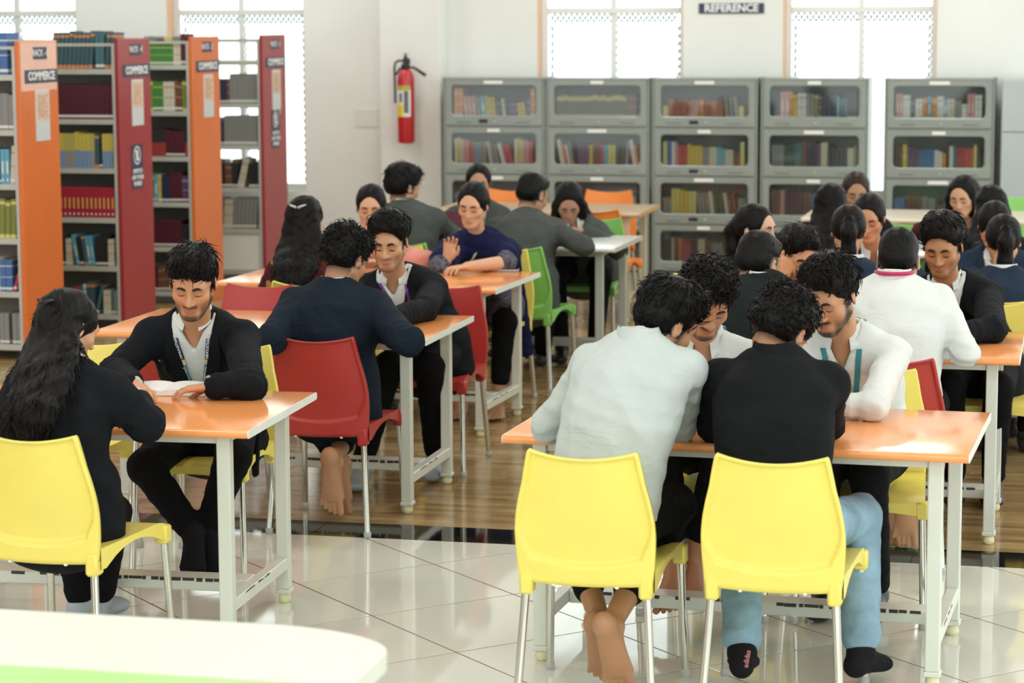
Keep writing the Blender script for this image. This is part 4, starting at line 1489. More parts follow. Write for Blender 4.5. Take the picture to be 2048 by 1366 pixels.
M_LBADGE = mat('lanyard_emblem_patch', (0.65, 0.55, 0.25), 0.5)

def head_field(R, c, fem, h, sc):
    """R rows: right, forward, up of the head; c centre between the ears"""
    F = Field(h)
    W_ = lambda p: c+sc*(p[0]*R[0]+p[1]*R[1]+p[2]*R[2])
    def E(p, r, k=0.015):
        F.add(Ell(W_(p), np.array(r)*sc, R), k)
    def K(a, b, ra, rb, k=0.012):
        F.add(Cap(W_(a), W_(b), ra*sc, rb*sc), k)
    def KS(a, r, k=0.01):
        F.cut(Cap(W_(a), W_((a[0], a[1]+0.0005, a[2])), r*sc, r*sc), k)
    g = 0.94 if fem else 1.0
    E((0, -0.014, 0.034), (0.076, 0.098, 0.086))
    E((0, 0.026, -0.040), (0.060*g, 0.066, 0.074), 0.03)
    E((0, 0.030, 0.022), (0.066, 0.060, 0.055), 0.02)
    for s in (-1, 1):
        K((s*0.050*g, 0.000, -0.052), (s*0.022*g, 0.066, -0.098), 0.022, 0.018, 0.025)   # jaw
        E((s*0.044, 0.058, -0.024), (0.022, 0.022, 0.020), 0.025)                        # cheekbone
    E((0, 0.074, -0.100), (0.022*g, 0.018, 0.018), 0.02)                                 # chin
    K((-0.036, 0.076, 0.020), (0.036, 0.076, 0.020), 0.013, 0.013, 0.022)                # brow ridge
    for s in (-1, 1):
        KS((s*0.032, 0.101, 0.000), 0.017, 0.018)
        E((s*0.031, 0.0725, -0.001), (0.0155, 0.0145, 0.0115), 0.006)                    # closed lid
    K((0, 0.088, 0.012), (0, 0.108, -0.034), 0.0075, 0.0115, 0.012)                      # nose
    for s in (-1, 1):
        E((s*0.0125, 0.097, -0.037), (0.0085, 0.011, 0.0075), 0.006)
    E((0, 0.086, -0.064), (0.023, 0.013, 0.0075), 0.010)                                 # lips
    E((0, 0.085, -0.074), (0.019, 0.013, 0.007), 0.008)
    for s in (-1, 1):                                                                    # ears
        F.add(Ell(W_((s*0.0795, -0.010, -0.004)), np.array((0.008, 0.019, 0.031))*sc, np.stack([nrm(R[0]+s*0.45*-R[1]), nrm(R[1]+s*0.45*R[0]), R[2]])), 0.006)
        F.cut(Ell(W_((s*0.0885, -0.004, 0.002)), np.array((0.006, 0.009, 0.016))*sc, R), 0.005)
    return F, W_

def tufts(V, Nn, pick, flow, L, r0, seed, curl=0.004, lift=0.35, seg=6, turns=1.2, curv=0.0):
    """tapered locks growing from surface points"""
    rs = np.random.RandomState(seed)
    vs, qs, tr = [], [], []
    b = 0
    n = len(pick)
    P0, N0 = V[pick], Nn[pick]
    D = flow(P0, N0)
    D = D-N0*(D*N0).sum(1, keepdims=True)
    D = D/(np.linalg.norm(D, axis=1, keepdims=True)+1e-9)
    B = np.cross(N0, D)
    Ls = np.asarray(L)*rs.uniform(0.6, 1.3, n)
    ph = rs.uniform(0, 6.28, n)
    rings = []
    for i in range(seg+1):
        t = i/seg
        c = P0-N0*0.005+D*(Ls*t)[:, None]+N0*((lift*Ls)*(t-t*t*0.9)-(Ls*t)**2*curv)[:, None]
        am = curl*t
        c = c+B*(am*np.sin(turns*6.28*t+ph))[:, None]+N0*(am*np.cos(turns*6.28*t+ph)*0.7)[:, None]
        r = r0*(1-t)**0.7+0.0004
        for q in range(3):
            a = 2*math.pi*q/3
            rings.append(c+r*(math.cos(a)*B+math.sin(a)*N0*0.7))
    A = np.stack(rings, 1)           # n, (seg+1)*3, 3
    VV = A.reshape(-1, 3)
    base = (np.arange(n)*(seg+1)*3)[:, None]
    Q = []
    for i in range(seg):
        for q in range(3):
            Q.append(np.concatenate([base+i*3+q, base+i*3+(q+1) % 3, base+(i+1)*3+(q+1) % 3, base+(i+1)*3+q], 1))
    return VV, np.concatenate(Q)
def vnormals(V, Q):
    n = np.cross(V[Q[:, 2]]-V[Q[:, 0]], V[Q[:, 3]]-V[Q[:, 1]])
    N = np.zeros_like(V)
    for a in range(4):
        np.add.at(N, Q[:, a], n)
    return N/(np.linalg.norm(N, axis=1, keepdims=True)+1e-12)

def ik(S, T, l1, l2, pole):
    d = T-S
    L = np.linalg.norm(d)
    if L > (l1+l2)*0.985:
        k = L/((l1+l2)*0.985)
        l1, l2 = l1*k, l2*k
    u = d/L
    a = (l1*l1-l2*l2+L*L)/(2*L)
    h = math.sqrt(max(1e-6, l1*l1-a*a))
    p = np.asarray(pole, float)
    p = nrm(p-u*(p@u))
    return S+u*a+p*h

def rotm(yaw, pitch, roll):
    """head frame rows right, forward, up; yaw 0 = +Y, pitch down positive, roll to the person's right positive"""
    Rz = Matrix.Rotation(R_(yaw), 3, 'Z') @ Matrix.Rotation(R_(-pitch), 3, 'X') @ Matrix.Rotation(R_(roll), 3, 'Y')
    A = np.array(Rz)
    return np.stack([A[:, 0], A[:, 1], A[:, 2]])

def pt(q):
    """('y',u,v,y) or ('z',u,v,z) picture point, or plain xyz"""
    if isinstance(q[0], str):
        return aty(*q[1:]) if q[0] == 'y' else atz(*q[1:])
    return np.array(q, float)

def hand_field(F, w, d, n, side, curl=0.5, spread=0.12, sc=1.0, fist=False):
    """w wrist, d pointing direction, n back-of-hand normal, side +1 thumb towards cross(d,n)*side"""
    d, n = nrm(d), nrm(n-nrm(d)*(np.dot(n, nrm(d))))
    t = np.cross(d, n)*side
    P = lambda a, b, c_: w+sc*(d*a+t*b+n*c_)
    F.add(ECap(P(0.0, 0, 0), P(0.085, 0.0, 0.0), 0.026*sc, 0.016*sc, 0.038*sc, 0.0125*sc, t), 0.012)
    F.add(Cap(P(0.02, 0.026, -0.006), P(0.055, 0.030, -0.006), 0.015*sc, 0.013*sc), 0.012)
    for i, (b, L, r) in enumerate(((0.030, 0.076, 0.0088), (0.010, 0.084, 0.0090), (-0.0105, 0.078, 0.0086), (-0.030, 0.060, 0.0078))):
        base = P(0.084-0.004*abs(i-1), b, 0.001)
        a0 = curl*(0.35+0.10*i)
        ang = a0
        dirv = d*math.cos(ang)-n*math.sin(ang)+t*spread*(1.5-i)*0.5
        p = base
        for j, fr in enumerate((0.45, 0.32, 0.25)):
            dirv = nrm(d*math.cos(ang)-n*math.sin(ang)+t*spread*(1.5-i)*0.5*(1-0.3*j))
            q = p+dirv*L*fr*sc
            F.add(Cap(p, q, r*sc*(1-0.08*j), r*sc*(0.93-0.10*j)), 0.004)
            p = q
            ang += curl*(0.9 if not fist else 1.5)
    th = P(0.022, 0.028, -0.008)
    a1 = nrm(d*0.75+t*0.62-n*0.30)
    q1 = th+a1*0.042*sc
    a2 = nrm(d*0.95+t*0.12-n*0.30*(1+curl))
    q2 = q1+a2*0.030*sc
    q3 = q2+nrm(d*0.95-t*0.15-n*0.4)*0.024*sc
    F.add(Cap(th, q1, 0.0135*sc, 0.0105*sc), 0.010)
    F.add(Cap(q1, q2, 0.0105*sc, 0.0095*sc), 0.005)
    F.add(Cap(q2, q3, 0.0092*sc, 0.0075*sc), 0.004)

def foot_field(F, ank, toe, up, sc=1.0, bare=True, g=0.0):
    """ank ankle, toe direction heel->toe (unit), up = instep direction"""
    d = nrm(toe)
    u = nrm(up-d*np.dot(up, d))
    s = np.cross(d, u)
    P = lambda a, b, c_: ank+sc*(d*a+s*b+u*c_)
    F.add(Ell(P(-0.035, 0, -0.045), np.array((0.032, 0.036, 0.032))*sc+g, np.stack([s, d, u])), 0.02)
    F.add(ECap(P(-0.02, 0, -0.04), P(0.115, 0.004, -0.052), 0.030*sc+g, 0.034*sc+g, 0.044*sc+g, 0.020*sc+g, s), 0.02)
    F.add(Cap(P(0.0, 0, -0.005), P(0.09, 0, -0.045), 0.034*sc+g, 0.024*sc+g), 0.02)
    for sx in (-1, 1):
        F.add(Ell(P(0.0, sx*0.030, -0.012), np.array((0.011, 0.013, 0.014))*sc+g), 0.012)
    if bare:
        for i, (b, a, r) in enumerate(((0.030, 0.168, 0.0125), (0.010, 0.168, 0.009), (-0.006, 0.160, 0.0085), (-0.021, 0.150, 0.008), (-0.034, 0.136, 0.0075))):
            F.add(Cap(P(0.105, b*0.9, -0.056), P(a, b*1.12, -0.062), r*1.05*sc, r*0.95*sc), 0.003)
    else:
        F.add(Ell(P(0.130, 0.0, -0.054), np.array((0.044, 0.036, 0.021))*sc+g, np.stack([s, d, u])), 0.02)

PCOUNT = [0]
def collar_mesh(N, up, side, fwd, r, h, a0, flap=0.03, slope=0.3, t=0.004, drop=0.03):
    """band round the neck, open a0 degrees each side of the front, with a turned-down leaf"""
    mb = MB()
    n = 24
    rows = []
    for k in range(n+1):
        a = R_(a0)+(2*math.pi-2*R_(a0))*k/n          # measured from the front
        fr = math.cos(a)
        lo = -0.012-drop*max(0, fr)**2
        rad = lambda q: (np.cos(a)*fwd*(1.08)+np.sin(a)*side)*q
        hh = h*(1-0.25*max(0, fr))
        base = N+rad(r)+up*lo
        top = N+rad(r*0.93)+up*(hh+lo*0.9)
        fold = N+rad(r*0.99)+up*(hh+lo*0.9+0.001)
        tip = 1+0.5*max(0, fr)**2
        out = N+rad(r*(1.16+0.30*max(0, fr))+0.004)+up*(hh+lo*0.9-flap*tip)
        outin = N+rad(r*(1.16+0.30*max(0, fr)))+up*(hh+lo*0.9-flap*tip)
        rows.append([base, top, fold, out, outin, N+rad(r*1.03)+up*(hh+lo*0.9-0.006)])
    mb.grid(rows)
    return mb

def ribbon(pts, w, wdir):
    mb = MB()
    A, B = [], []
    for p, d in zip(pts, wdir):
        A.append(p-d*w/2)
        B.append(p+d*w/2)
    nrm_ = [nrm(np.cross(np.array(b)-np.array(a), np.array(pts[min(i+1, len(pts)-1)])-np.array(pts[max(0, i-1)]))) for i, (a, b) in enumerate(zip(A, B))]
    A2 = [a-0.0012*q for a, q in zip(A, nrm_)]
    B2 = [b-0.0012*q for b, q in zip(B, nrm_)]
    mb.grid([A, B])
    mb.grid([B2, A2])
    mb.grid([B, B2])
    mb.grid([A2, A])
    return mb

def person(label, hip, yaw, head, hyaw=None, hpitch=25, hroll=0, neck=None, fem=False, near=1, top=F_BLK, kind='blazer', shirt=None,
           trousers=F_TRS, hair='short', hairm=None, skin=(0.58, 0.30, 0.165), wristR=None, wristL=None, elbR=None, elbL=None, handdR=None, handdL=None,
           curl=0.55, ankR=None, ankL=None, toeR=None, toeL=None, upR=None, upL=None, feet='shoe', syaw=None, sw=None, beard=0.0, lany=None, bulge=0.045, sc=1.0, seed=None,
           sleeves='long', hairlen=0.3, group=None, fistR=False, fistL=False, polR=None, polL=None, wid=1.0, collar=True, hem=None, kneeR=None, kneeL=None):
    PCOUNT[0] += 1
    seed = seed or PCOUNT[0]*11
    rs = np.random.RandomState(seed)
    up = np.array([0, 0, 1.0])
    a = R_(yaw)
    fwd, right = np.array([-math.sin(a), math.cos(a), 0]), np.array([math.cos(a), math.sin(a), 0])
    sa = R_(syaw if syaw is not None else yaw)
    sf, sr = np.array([-math.sin(sa), math.cos(sa), 0]), np.array([math.cos(sa), math.sin(sa), 0])
    hyaw = yaw if hyaw is None else hyaw
    Hc = pt(head)
    HR = rotm(hyaw, hpitch, hroll)
    H = np.array([hip[0], hip[1], hip[2] if len(hip) > 2 else 0.545])
    hs = (0.93 if fem else 0.98)*sc
    skull = Hc+hs*(-0.022*HR[1]-0.062*HR[2])
    N = pt(neck) if neck is not None else skull-up*0.085-sf*0.055*(1 if hpitch > 0 else 0.4)
    root = empty('person', (H[0], H[1], 0.0))
    tag(root, label, 'person', group)
    base = np.array([H[0], H[1], 0])
    vx = {2: 0.0075, 1: 0.010, 0: 0.015}[near]
    vh = {2: 0.0038, 1: 0.0050, 0: 0.0070}[near]
    def put(name, V, Q, m_, smooth=True):
        me = raw_mesh(name, V-base, Q)
        me.materials.append(m_)
        return link(name, me, root)
    # ---------------- skeleton
    swid = sw or (0.142 if fem else 0.168)
    tilt = sr
    SR = N+tilt*swid-up*0.055+sf*0.012
    SL = N-tilt*swid-up*0.055+sf*0.012
    l1, l2 = (0.27, 0.235) if fem else (0.295, 0.255)
    ZT = TH+0.035
    WR = pt(wristR) if wristR is not None else np.array([*(N+sf*0.30+sr*0.10)[:2], ZT])
    WL = pt(wristL) if wristL is not None else np.array([*(N+sf*0.30-sr*0.10)[:2], ZT])
    ER = pt(elbR) if elbR is not None else ik(SR, WR, l1, l2, polR if polR is not None else (sr*0.8-up*0.5-sf*0.2))
    EL = pt(elbL) if elbL is not None else ik(SL, WL, l1, l2, polL if polL is not None else (-sr*0.8-up*0.5-sf*0.2))
    HJ = [H+right*0.088, H-right*0.088]
    AR = pt(ankR) if ankR is not None else H+fwd*0.42+right*0.10-up*(H[2]-0.085)
    AL = pt(ankL) if ankL is not None else H+fwd*0.42-right*0.10-up*(H[2]-0.085)
    KR = pt(kneeR) if kneeR is not None else ik(HJ[0], AR, 0.43, 0.42, fwd*0.7+up*0.8+right*0.15)
    KL = pt(kneeL) if kneeL is not None else ik(HJ[1], AL, 0.43, 0.42, fwd*0.7+up*0.8-right*0.15)
    # spine curve
    mid = (H+N)/2-(sf+fwd)/2*bulge
    ctrl = 2*mid-(H+N)/2
    spine = [(1-t)**2*H+2*t*(1-t)*ctrl+t*t*N for t in np.linspace(0, 1, 6)]
    if fem:
        ww, dd = [0.165, 0.145, 0.128, 0.135, 0.142, 0.085], [0.120, 0.105, 0.095, 0.105, 0.095, 0.060]
    else:
        ww, dd = [0.160, 0.152, 0.148, 0.160, 0.165, 0.095], [0.118, 0.112, 0.108, 0.115, 0.105, 0.062]
    ww = [w*wid for w in ww]
    def torso(F, c, arms=True, alen=1.0, k=0.05, pad=False):
        for i in range(5):
            sd = nrm(right*(1-i/4)+sr*(i/4))
            F.add(ECap(spine[i], spine[i+1], ww[i]+c, dd[i]+c, ww[i+1]+c, dd[i+1]+c, sd), k)
        F.add(Cap(N-up*0.015, SR-sr*0.01, 0.048+c, 0.052+c), 0.05)
        F.add(Cap(N-up*0.015, SL+sr*0.01, 0.048+c, 0.052+c), 0.05)
        if pad:
            F.add(Cap(N+sr*swid*0.45-up*0.012, SR+sr*0.022+up*0.026, 0.040, 0.036), 0.02)
            F.add(Cap(N-sr*swid*0.45-up*0.012, SL-sr*0.022+up*0.026, 0.040, 0.036), 0.02)
        if arms:
            for S_, E_, W_ in ((SR, ER, WR), (SL, EL, WL)):
                F.add(Cap(S_, E_, 0.050+c, 0.038+c), 0.035)
                if alen > 0:
                    F.add(Cap(E_, E_+(W_-E_)*alen, 0.037+c, 0.027+c*1.1), 0.03)
    skin = np.array(skin)
    # ---------------- body (skin)
    VV, QQ, CC = [], [], []
    nv = 0
    def acc(V, Q, col):
        nonlocal nv
        VV.append(V)
        QQ.append(Q+nv)
        CC.append(np.broadcast_to(col, (len(V), 3)).copy() if np.ndim(col) == 1 else col)
        nv += len(V)
    core = Field(0.024)
    torso(core, -0.022, True, 0.9)
    for J, K_, A_ in ((HJ[0], KR, AR), (HJ[1], KL, AL)):
        core.add(Cap(J, K_, 0.070, 0.048), 0.03)
        core.add(Cap(K_, A_, 0.046, 0.030), 0.03)
    acc(*core.mesh(0), skin)
    HF, HW = head_field(HR, Hc, fem, vh, hs)
    HFb = Field(vh)
    HFb.ops = list(HF.ops)
    HFb.add(Cap(skull, N-up*0.02, 0.050 if not fem else 0.042, 0.058 if not fem else 0.048), 0.02)
    HFb.add(Cap(N-up*0.02, N-up*0.06, 0.046, 0.042), 0.03)
    V, Q = HFb.mesh(1)
    q = (V-Hc)/hs
    lx, ly, lz = q@HR[0], q@HR[1], q@HR[2]
    col = np.tile(skin, (len(V), 1))
    g_ = lambda x, s: np.exp(-(x/s)**2)
    front = np.clip((ly-0.03)/0.03, 0, 1)
    lip = np.clip(g_(lz+0.069, 0.009)*g_(lx, 0.019)*front*1.6, 0, 1)[:, None]
    col = col*(1-lip)+lip*skin*np.array([0.86, 0.62, 0.62])
    chk = (g_(np.abs(lx)-0.04, 0.022)*g_(lz+0.03, 0.025)*front*0.25)[:, None]
    col = col*(1-chk)+chk*skin*np.array([1.15, 0.95, 0.9])
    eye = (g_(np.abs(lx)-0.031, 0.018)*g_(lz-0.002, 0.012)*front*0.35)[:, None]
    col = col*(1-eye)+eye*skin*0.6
    if beard > 0:
        mo = g_(lz+0.054, 0.008)*np.clip(1.3-(np.abs(lx)/0.030)**4, 0, 1)*front
        ch = np.clip((-0.082-lz)/0.012, 0, 1)*np.clip(1.4-np.abs(lx)/0.04, 0, 1)*np.clip((ly-0.01)/0.02, 0, 1)
        jw = np.clip((np.abs(lx)-0.030)/0.012, 0, 1)*np.clip((-0.040-lz)/0.03, 0, 1)*np.clip((lz+0.13)/0.02, 0, 1)*np.clip((ly+0.02)/0.02, 0, 1)
        sb = np.clip((np.abs(lx)-0.055)/0.008, 0, 1)*np.clip((0.03-lz)/0.02, 0, 1)*g_(ly-0.022, 0.018)
        b_ = np.clip(mo*1.0+ch*0.95+jw*0.75+sb*0.8, 0, 1)*beard*np.clip((lz+0.155)/0.02, 0, 1)*np.clip((0.15-np.sqrt(lx**2+(ly-0.02)**2+(lz+0.01)**2))/0.012, 0, 1)
        b_ = np.clip(b_+rs.uniform(-0.06, 0.06, len(b_))*(b_ > 0.05), 0, 0.97)[:, None]
        col = col*(1-b_)+b_*np.array([0.018, 0.013, 0.010])
    if hair in ('short', 'quiff', 'curly', 'side'):
        fd = np.clip((lz+0.088)/0.045, 0, 1)*np.clip((0.07-lz)/0.02, 0, 1)*np.clip((0.036-ly)/0.014, 0, 1)*np.clip((0.0825-np.abs(lx))/0.003, 0, 1)
        fd = fd*np.clip((0.16-np.linalg.norm(q, axis=1))/0.02, 0, 1)
        fd = np.where((ly > -0.02) & (lz < -0.03), 0, fd)
        fd = (0.93*fd)[:, None]
        col = col*(1-fd)+fd*np.array([0.012, 0.010, 0.009])
    acc(V, Q, col)
    for S_, E_, W_, hd, sd, fist in ((SR, ER, WR, handdR, 1, fistR), (SL, EL, WL, handdL, -1, fistL)):
        A = Field(0.0042 if near == 2 else (0.0055 if near else 0.008))
        d_ = nrm(pt(hd)) if hd is not None else nrm(nrm(W_-E_)*np.array([1, 1, 0.35]))
        A.add(Cap(E_, W_, 0.040, 0.0255), 0.01)
        n_ = up if not fist else nrm(np.cross(d_, sr))*1.0
        if abs(d_ @ n_) > 0.9:
            n_ = -sf
        hand_field(A, W_+d_*0.01, d_, n_, -sd, 1.3 if fist else curl, sc=0.90 if fem else 1.0, fist=fist)
        acc(*A.mesh(1), skin)
    if feet == 'bare':
        for K_, A_, tv, uv in ((KR, AR, toeR, upR), (KL, AL, toeL, upL)):
            A = Field(0.0042 if near == 2 else 0.006 if near else 0.008)
            A.add(Cap(K_+(A_-K_)*0.35, A_, 0.050, 0.031), 0.01)
            foot_field(A, A_, np.array(tv if tv is not None else fwd), np.array(uv if uv is not None else up), 1.12)
            acc(*A.mesh(1), skin*0.92)
    V, Q, col = np.concatenate(VV), np.concatenate(QQ), np.concatenate(CC)
    bo = put('body', V, Q, M_SKIN)
    at_ = bo.data.color_attributes.new('pigment', 'FLOAT_COLOR', 'POINT')
    at_.data.foreach_set('color', np.concatenate([col, np.ones((len(col), 1))], 1).astype(f32).ravel())
    # ---------------- face details
    def surf(x, z):
        """front surface of the head at head coords x, z"""
        ys = np.linspace(0.13, 0.02, 60)
        P = np.stack([HW((x, y, z)) for y in ys])
        f = HF.at(P)
        k = np.argmax(f < 0)
        return ys[k] if f[k] < 0 else 0.06
    if near or abs(((hyaw-180+180) % 360)-180) < 80:
        for s in (-1, 1):
            bw = MB()
            pts = [(s*x, 0, z) for x, z in ((0.013, 0.0195), (0.024, 0.0245), (0.036, 0.0255), (0.0455, 0.0205))]
            P = [HW((x, surf(x, z)+0.0012, z)) for x, _, z in pts]
            th = (0.0048 if not fem else 0.0038)*hs*(1.0 if near == 2 else 1.2)
            bw.tube([p-base for p in P], [th*0.9, th*1.1, th, th*0.35], 6)
            bw.build('eyebrow', M_LASH if not fem else M_LASH, root, smooth=True)
            pts = [(s*x, z) for x, z in ((0.017, -0.0055), (0.025, -0.0095), (0.034, -0.0105), (0.045, -0.0065))]
            P = [HW((x, surf(x, z)+0.0006, z)) for x, z in pts]
            MB().tube([p-base for p in P], [0.0014*e_ for e_ in (0.8, 1.4, 1.5, 0.9)] if near == 2 else [0.002, 0.0032, 0.0034, 0.002], 6).build('eyelashes', M_LASH, root, smooth=True)
    # ---------------- hair
    hm = hairm or M_HAIR
    hf = Field(vh*1.25)
    def HE(p, r, k=0.02):
        hf.add(Ell(HW(p), np.array(r)*hs, HR), k)
    def HCut(p, r, k=0.012):
        hf.cut(Ell(HW(p), np.array(r)*hs, HR), k)
    def HK(a_, b_, ra, rb, k=0.02):
        hf.add(Cap(HW(a_), HW(b_), ra*hs, rb*hs), k)
    short = hair in ('short', 'curly', 'quiff', 'side')
    if short:
        v = {'short': -0.004, 'curly': 0.012, 'quiff': 0.013, 'side': 0.006}[hair]
        HE((0, -0.018, 0.060), (0.084+v, 0.103+v*0.6, 0.083+v))            # top mass
        HE((0, -0.045, 0.010), (0.0815+v*0.4, 0.080+v*0.3, 0.075) if hair in ('curly', 'side') else (0.0755, 0.0715, 0.072))         # back and sides
        HE((0, 0.045, 0.098), (0.060+v, 0.050+v*0.5, 0.032+v), 0.03)       # fringe
        if hair in ('side', 'curly'):
            HCut((0, 0.110, -0.010), (0.085, 0.062, 0.080), 0.016)         # face
        else:
            HCut((0, 0.106, -0.004), (0.085, 0.074, 0.086), 0.012)
        HCut((0, 0.060, -0.085), (0.095, 0.075, 0.075), 0.014)             # below the ears, front
        HCut((0, -0.03, -0.110), (0.11, 0.13, 0.062), 0.014)               # nape
        for s in (-1, 1):
            HCut((s*0.092, -0.004, -0.012), (0.018, 0.026, 0.036), 0.010)  # round the ears
    else:
        HE((0, -0.020, 0.046), (0.085, 0.103, 0.086))
        HE((0, -0.038, 0.005), (0.087, 0.084, 0.074))
        HE((0, 0.014, 0.022), (0.0815, 0.074, 0.066))
        HCut((0, 0.102, -0.004), (0.058, 0.086, 0.090), 0.010)
        HCut((0, 0.070, -0.095), (0.075, 0.072, 0.072), 0.012)
        if hair in ('pony', 'bun', 'tied'):
            HCut((0, -0.02, -0.112), (0.11, 0.13, 0.070), 0.014)
            for s in (-1, 1):
                HCut((s*0.090, 0.0, -0.018), (0.014, 0.022, 0.030), 0.008)
    if hair == 'pony':
        b0 = HW((0, -0.112, 0.030))
        back = nrm(HR[1]*np.array([1, 1, 0]))
        pts = [b0, b0-back*0.030-up*0.05, b0-back*0.020-up*0.14, b0-back*0.012-up*(0.14+hairlen*0.4), b0-back*0.005-up*(0.14+hairlen)]
        rr = [0.024, 0.036, 0.036, 0.028, 0.008]
        for i in range(4):
            hf.add(Cap(pts[i], pts[i+1], rr[i], rr[i+1]), 0.02)
    if hair in ('long', 'longside'):
        back = nrm(HR[1]*np.array([1, 1, 0]))
        rt = np.cross(back, up)
        b0 = HW((0, -0.055, 0.030))
        bk = Hc-back*0.09
        n_ = 7
        prev, pw = b0, (0.082, 0.058)
        for i in range(1, n_+1):
            t = i/n_
            zz = Hc[2]-hairlen*t
            # depth of the back at this height
            k_ = np.clip((zz-H[2])/(N[2]-H[2]+1e-6), 0, 1.0)
            ci = (1-k_)**2*H+2*k_*(1-k_)*ctrl+k_*k_*N
            bd_ = np.interp(k_, np.linspace(0, 1, 6), dd)+0.030
            tgt = np.array([ci[0], ci[1], 0])-sf*(bd_+0.012)
            hb_ = np.array([Hc[0], Hc[1], 0])-back*0.070
            w_ = np.clip((N[2]+0.10-zz)/0.12, 0, 1)
            q_ = hb_*(1-w_)+tgt*w_
            q_[0:2] = q_[0:2]*1.0
            q_ = np.array([q_[0]*0.5+hb_[0]*0.5 if w_ > 0 else q_[0], q_[1], zz])+rs.normal(size=3)*0.005
            wq = (0.098+0.036*math.sin(3.14*min(1, t*0.85))-0.045*max(0, t-0.75)/0.25, 0.052-0.020*t)
            wq = (wq[0]*(1.0 if near == 2 else 0.86), wq[1])
            hf.add(ECap(prev, q_, pw[0], pw[1], wq[0], wq[1], rt), 0.03)
            prev, pw = q_, wq
    if hair == 'longside':
        back = nrm(HR[1]*np.array([1, 1, 0]))
        for s in (-1, 1):
            p0 = HW((s*0.062, 0.015, 0.060))
            p1 = HW((s*0.086, 0.012, -0.02))
            p2 = HW((s*0.090, 0.005, -0.10))-up*0.03
            p3 = p2-up*hairlen*0.55+back*0.02
            hf.add(Cap(p0, p1, 0.022, 0.026), 0.02)
            hf.add(Cap(p1, p2, 0.026, 0.030), 0.02)
            hf.add(Cap(p2, p3, 0.030, 0.012), 0.02)
    if hair == 'tied':
        HE((0, -0.105, -0.01), (0.040, 0.035, 0.045))
        back = nrm(HR[1]*np.array([1, 1, 0]))
        p0 = HW((0, -0.11, -0.03))
        hf.add(Cap(p0, p0-up*0.16-back*0.02, 0.034, 0.020), 0.02)
    wl = {'curly': 0.026, 'quiff': 0.04, 'side': 0.035, 'short': 0.03}.get(hair, 0.05)
    am = {'curly': 0.006, 'quiff': 0.004, 'side': 0.003, 'short': 0.0025, 'long': 0.006}.get(hair, 0.0025)
    hf.warp(folds(seed+5, am, wl))
    V, Q = hf.mesh(1)
    Nn = vnormals(V, Q)
    n_t = {2: 1000, 1: 550, 0: 260}[near]
    if hair in ('long', 'longside'):
        n_t = int(n_t*1.6)
    q = (V-Hc)/hs
    ok = np.where((q@HR[2] > (-0.02 if short else -9)))[0]
    pick = rs.choice(ok, min(n_t, len(ok)), replace=False)
    whorl = HW((0.01, -0.045, 0.13))
    def flow(P, Nrm):
        if short:
            d = P-whorl
            d = d/np.linalg.norm(d, axis=1, keepdims=True)
            fr_ = np.clip(((P-Hc)@HR[1])/0.06, 0, 1)[:, None]
            if hair == 'quiff':
                d = d*(1-fr_)+fr_*(HR[2]*0.9-HR[1]*0.45+HR[0]*0.6)+rs.normal(size=P.shape)*0.4
            else:
                d = d+HR[1]*(0.25)+HR[0]*(0.55 if hair == 'side' else 0.1)+rs.normal(size=P.shape)*(0.9 if hair == 'curly' else 0.5)
            return d
        lz_ = ((P-Hc)@HR[2])/hs
        d = np.where((lz_ > -0.03)[:, None] & (np.linalg.norm(P-Hc, axis=1) < 0.16)[:, None], (HW((0, -0.115, 0.02)) if hair in ('pony', 'tied') else HW((0, -0.12, -0.16)))-P, -up+rs.normal(size=P.shape)*0.08)
        return d
    L_ = {'curly': 0.045, 'quiff': 0.05, 'side': 0.055, 'short': 0.026}.get(hair, np.where(np.linalg.norm(V[pick]-Hc, axis=1) < 0.135, 0.055, 0.08))
    onhead = np.linalg.norm(V[pick]-Hc, axis=1) < 0.135
    tv, tq = tufts(V, Nn, pick, flow, L_, {'curly': 0.0042, 'quiff': 0.0034, 'side': 0.0030, 'short': 0.0024}.get(hair, 0.0026), seed, curv=np.where(onhead, 4.6, 0.0), curl={'curly': 0.012, 'quiff': 0.003, 'side': 0.003, 'short': 0.002, 'long': 0.008}.get(hair, 0.004),
                   lift={'curly': 0.45, 'quiff': 0.42, 'side': 0.30, 'short': 0.36}.get(hair, 0.06), turns=1.3)
    ho = put('hair', np.concatenate([V, tv]), np.concatenate([Q, tq+len(V)]), hm)
    if hair == 'long' and near:
        cp = HW((0, -0.118, 0.045))
        k_ = MB()
        for a_ in (-1, 1):
            k_.tube([cp+HR[0]*0.004*a_-HR[1]*0.004-base, cp+HR[0]*0.03*a_-HR[1]*0.012+HR[2]*0.008-base, cp+HR[0]*0.045*a_-HR[1]*0.002+HR[2]*0.016-base], [0.007, 0.006, 0.003], 8)
        k_.build('hair_clip', M_BLKPL if near == 2 else M_GREYCAP, ho, smooth=True)
    if hair == 'pony':
        MB().lathe([(0.020, -0.008), (0.027, -0.005), (0.027, 0.005), (0.020, 0.008)], n=14).build('hair_band', M_LNAVY, ho, smooth=True).matrix_local = Matrix.Translation(Vector(b0-HR[1]*0.008-base)) @ Vector(HR[1]).to_track_quat('Z', 'Y').to_matrix().to_4x4()
    # ---------------- trousers
    lf = Field(vx*1.15)
    lf.add(Ell(H+up*0.005, (0.17*wid if not fem else 0.175, 0.135, 0.115), np.stack([right, fwd, up])), 0.03)
    for J, K_, A_ in ((HJ[0], KR, AR), (HJ[1], KL, AL)):
        lf.add(Cap(J, K_, 0.090, 0.066), 0.03)
        cut = 0.90 if feet != 'bare' else 0.72
        lf.add(Cap(K_, K_+(A_-K_)*cut, 0.066, 0.052 if trousers is not F_JEAN else 0.062), 0.025)
    lf.warp(folds(seed+1, 0.006, 0.07))
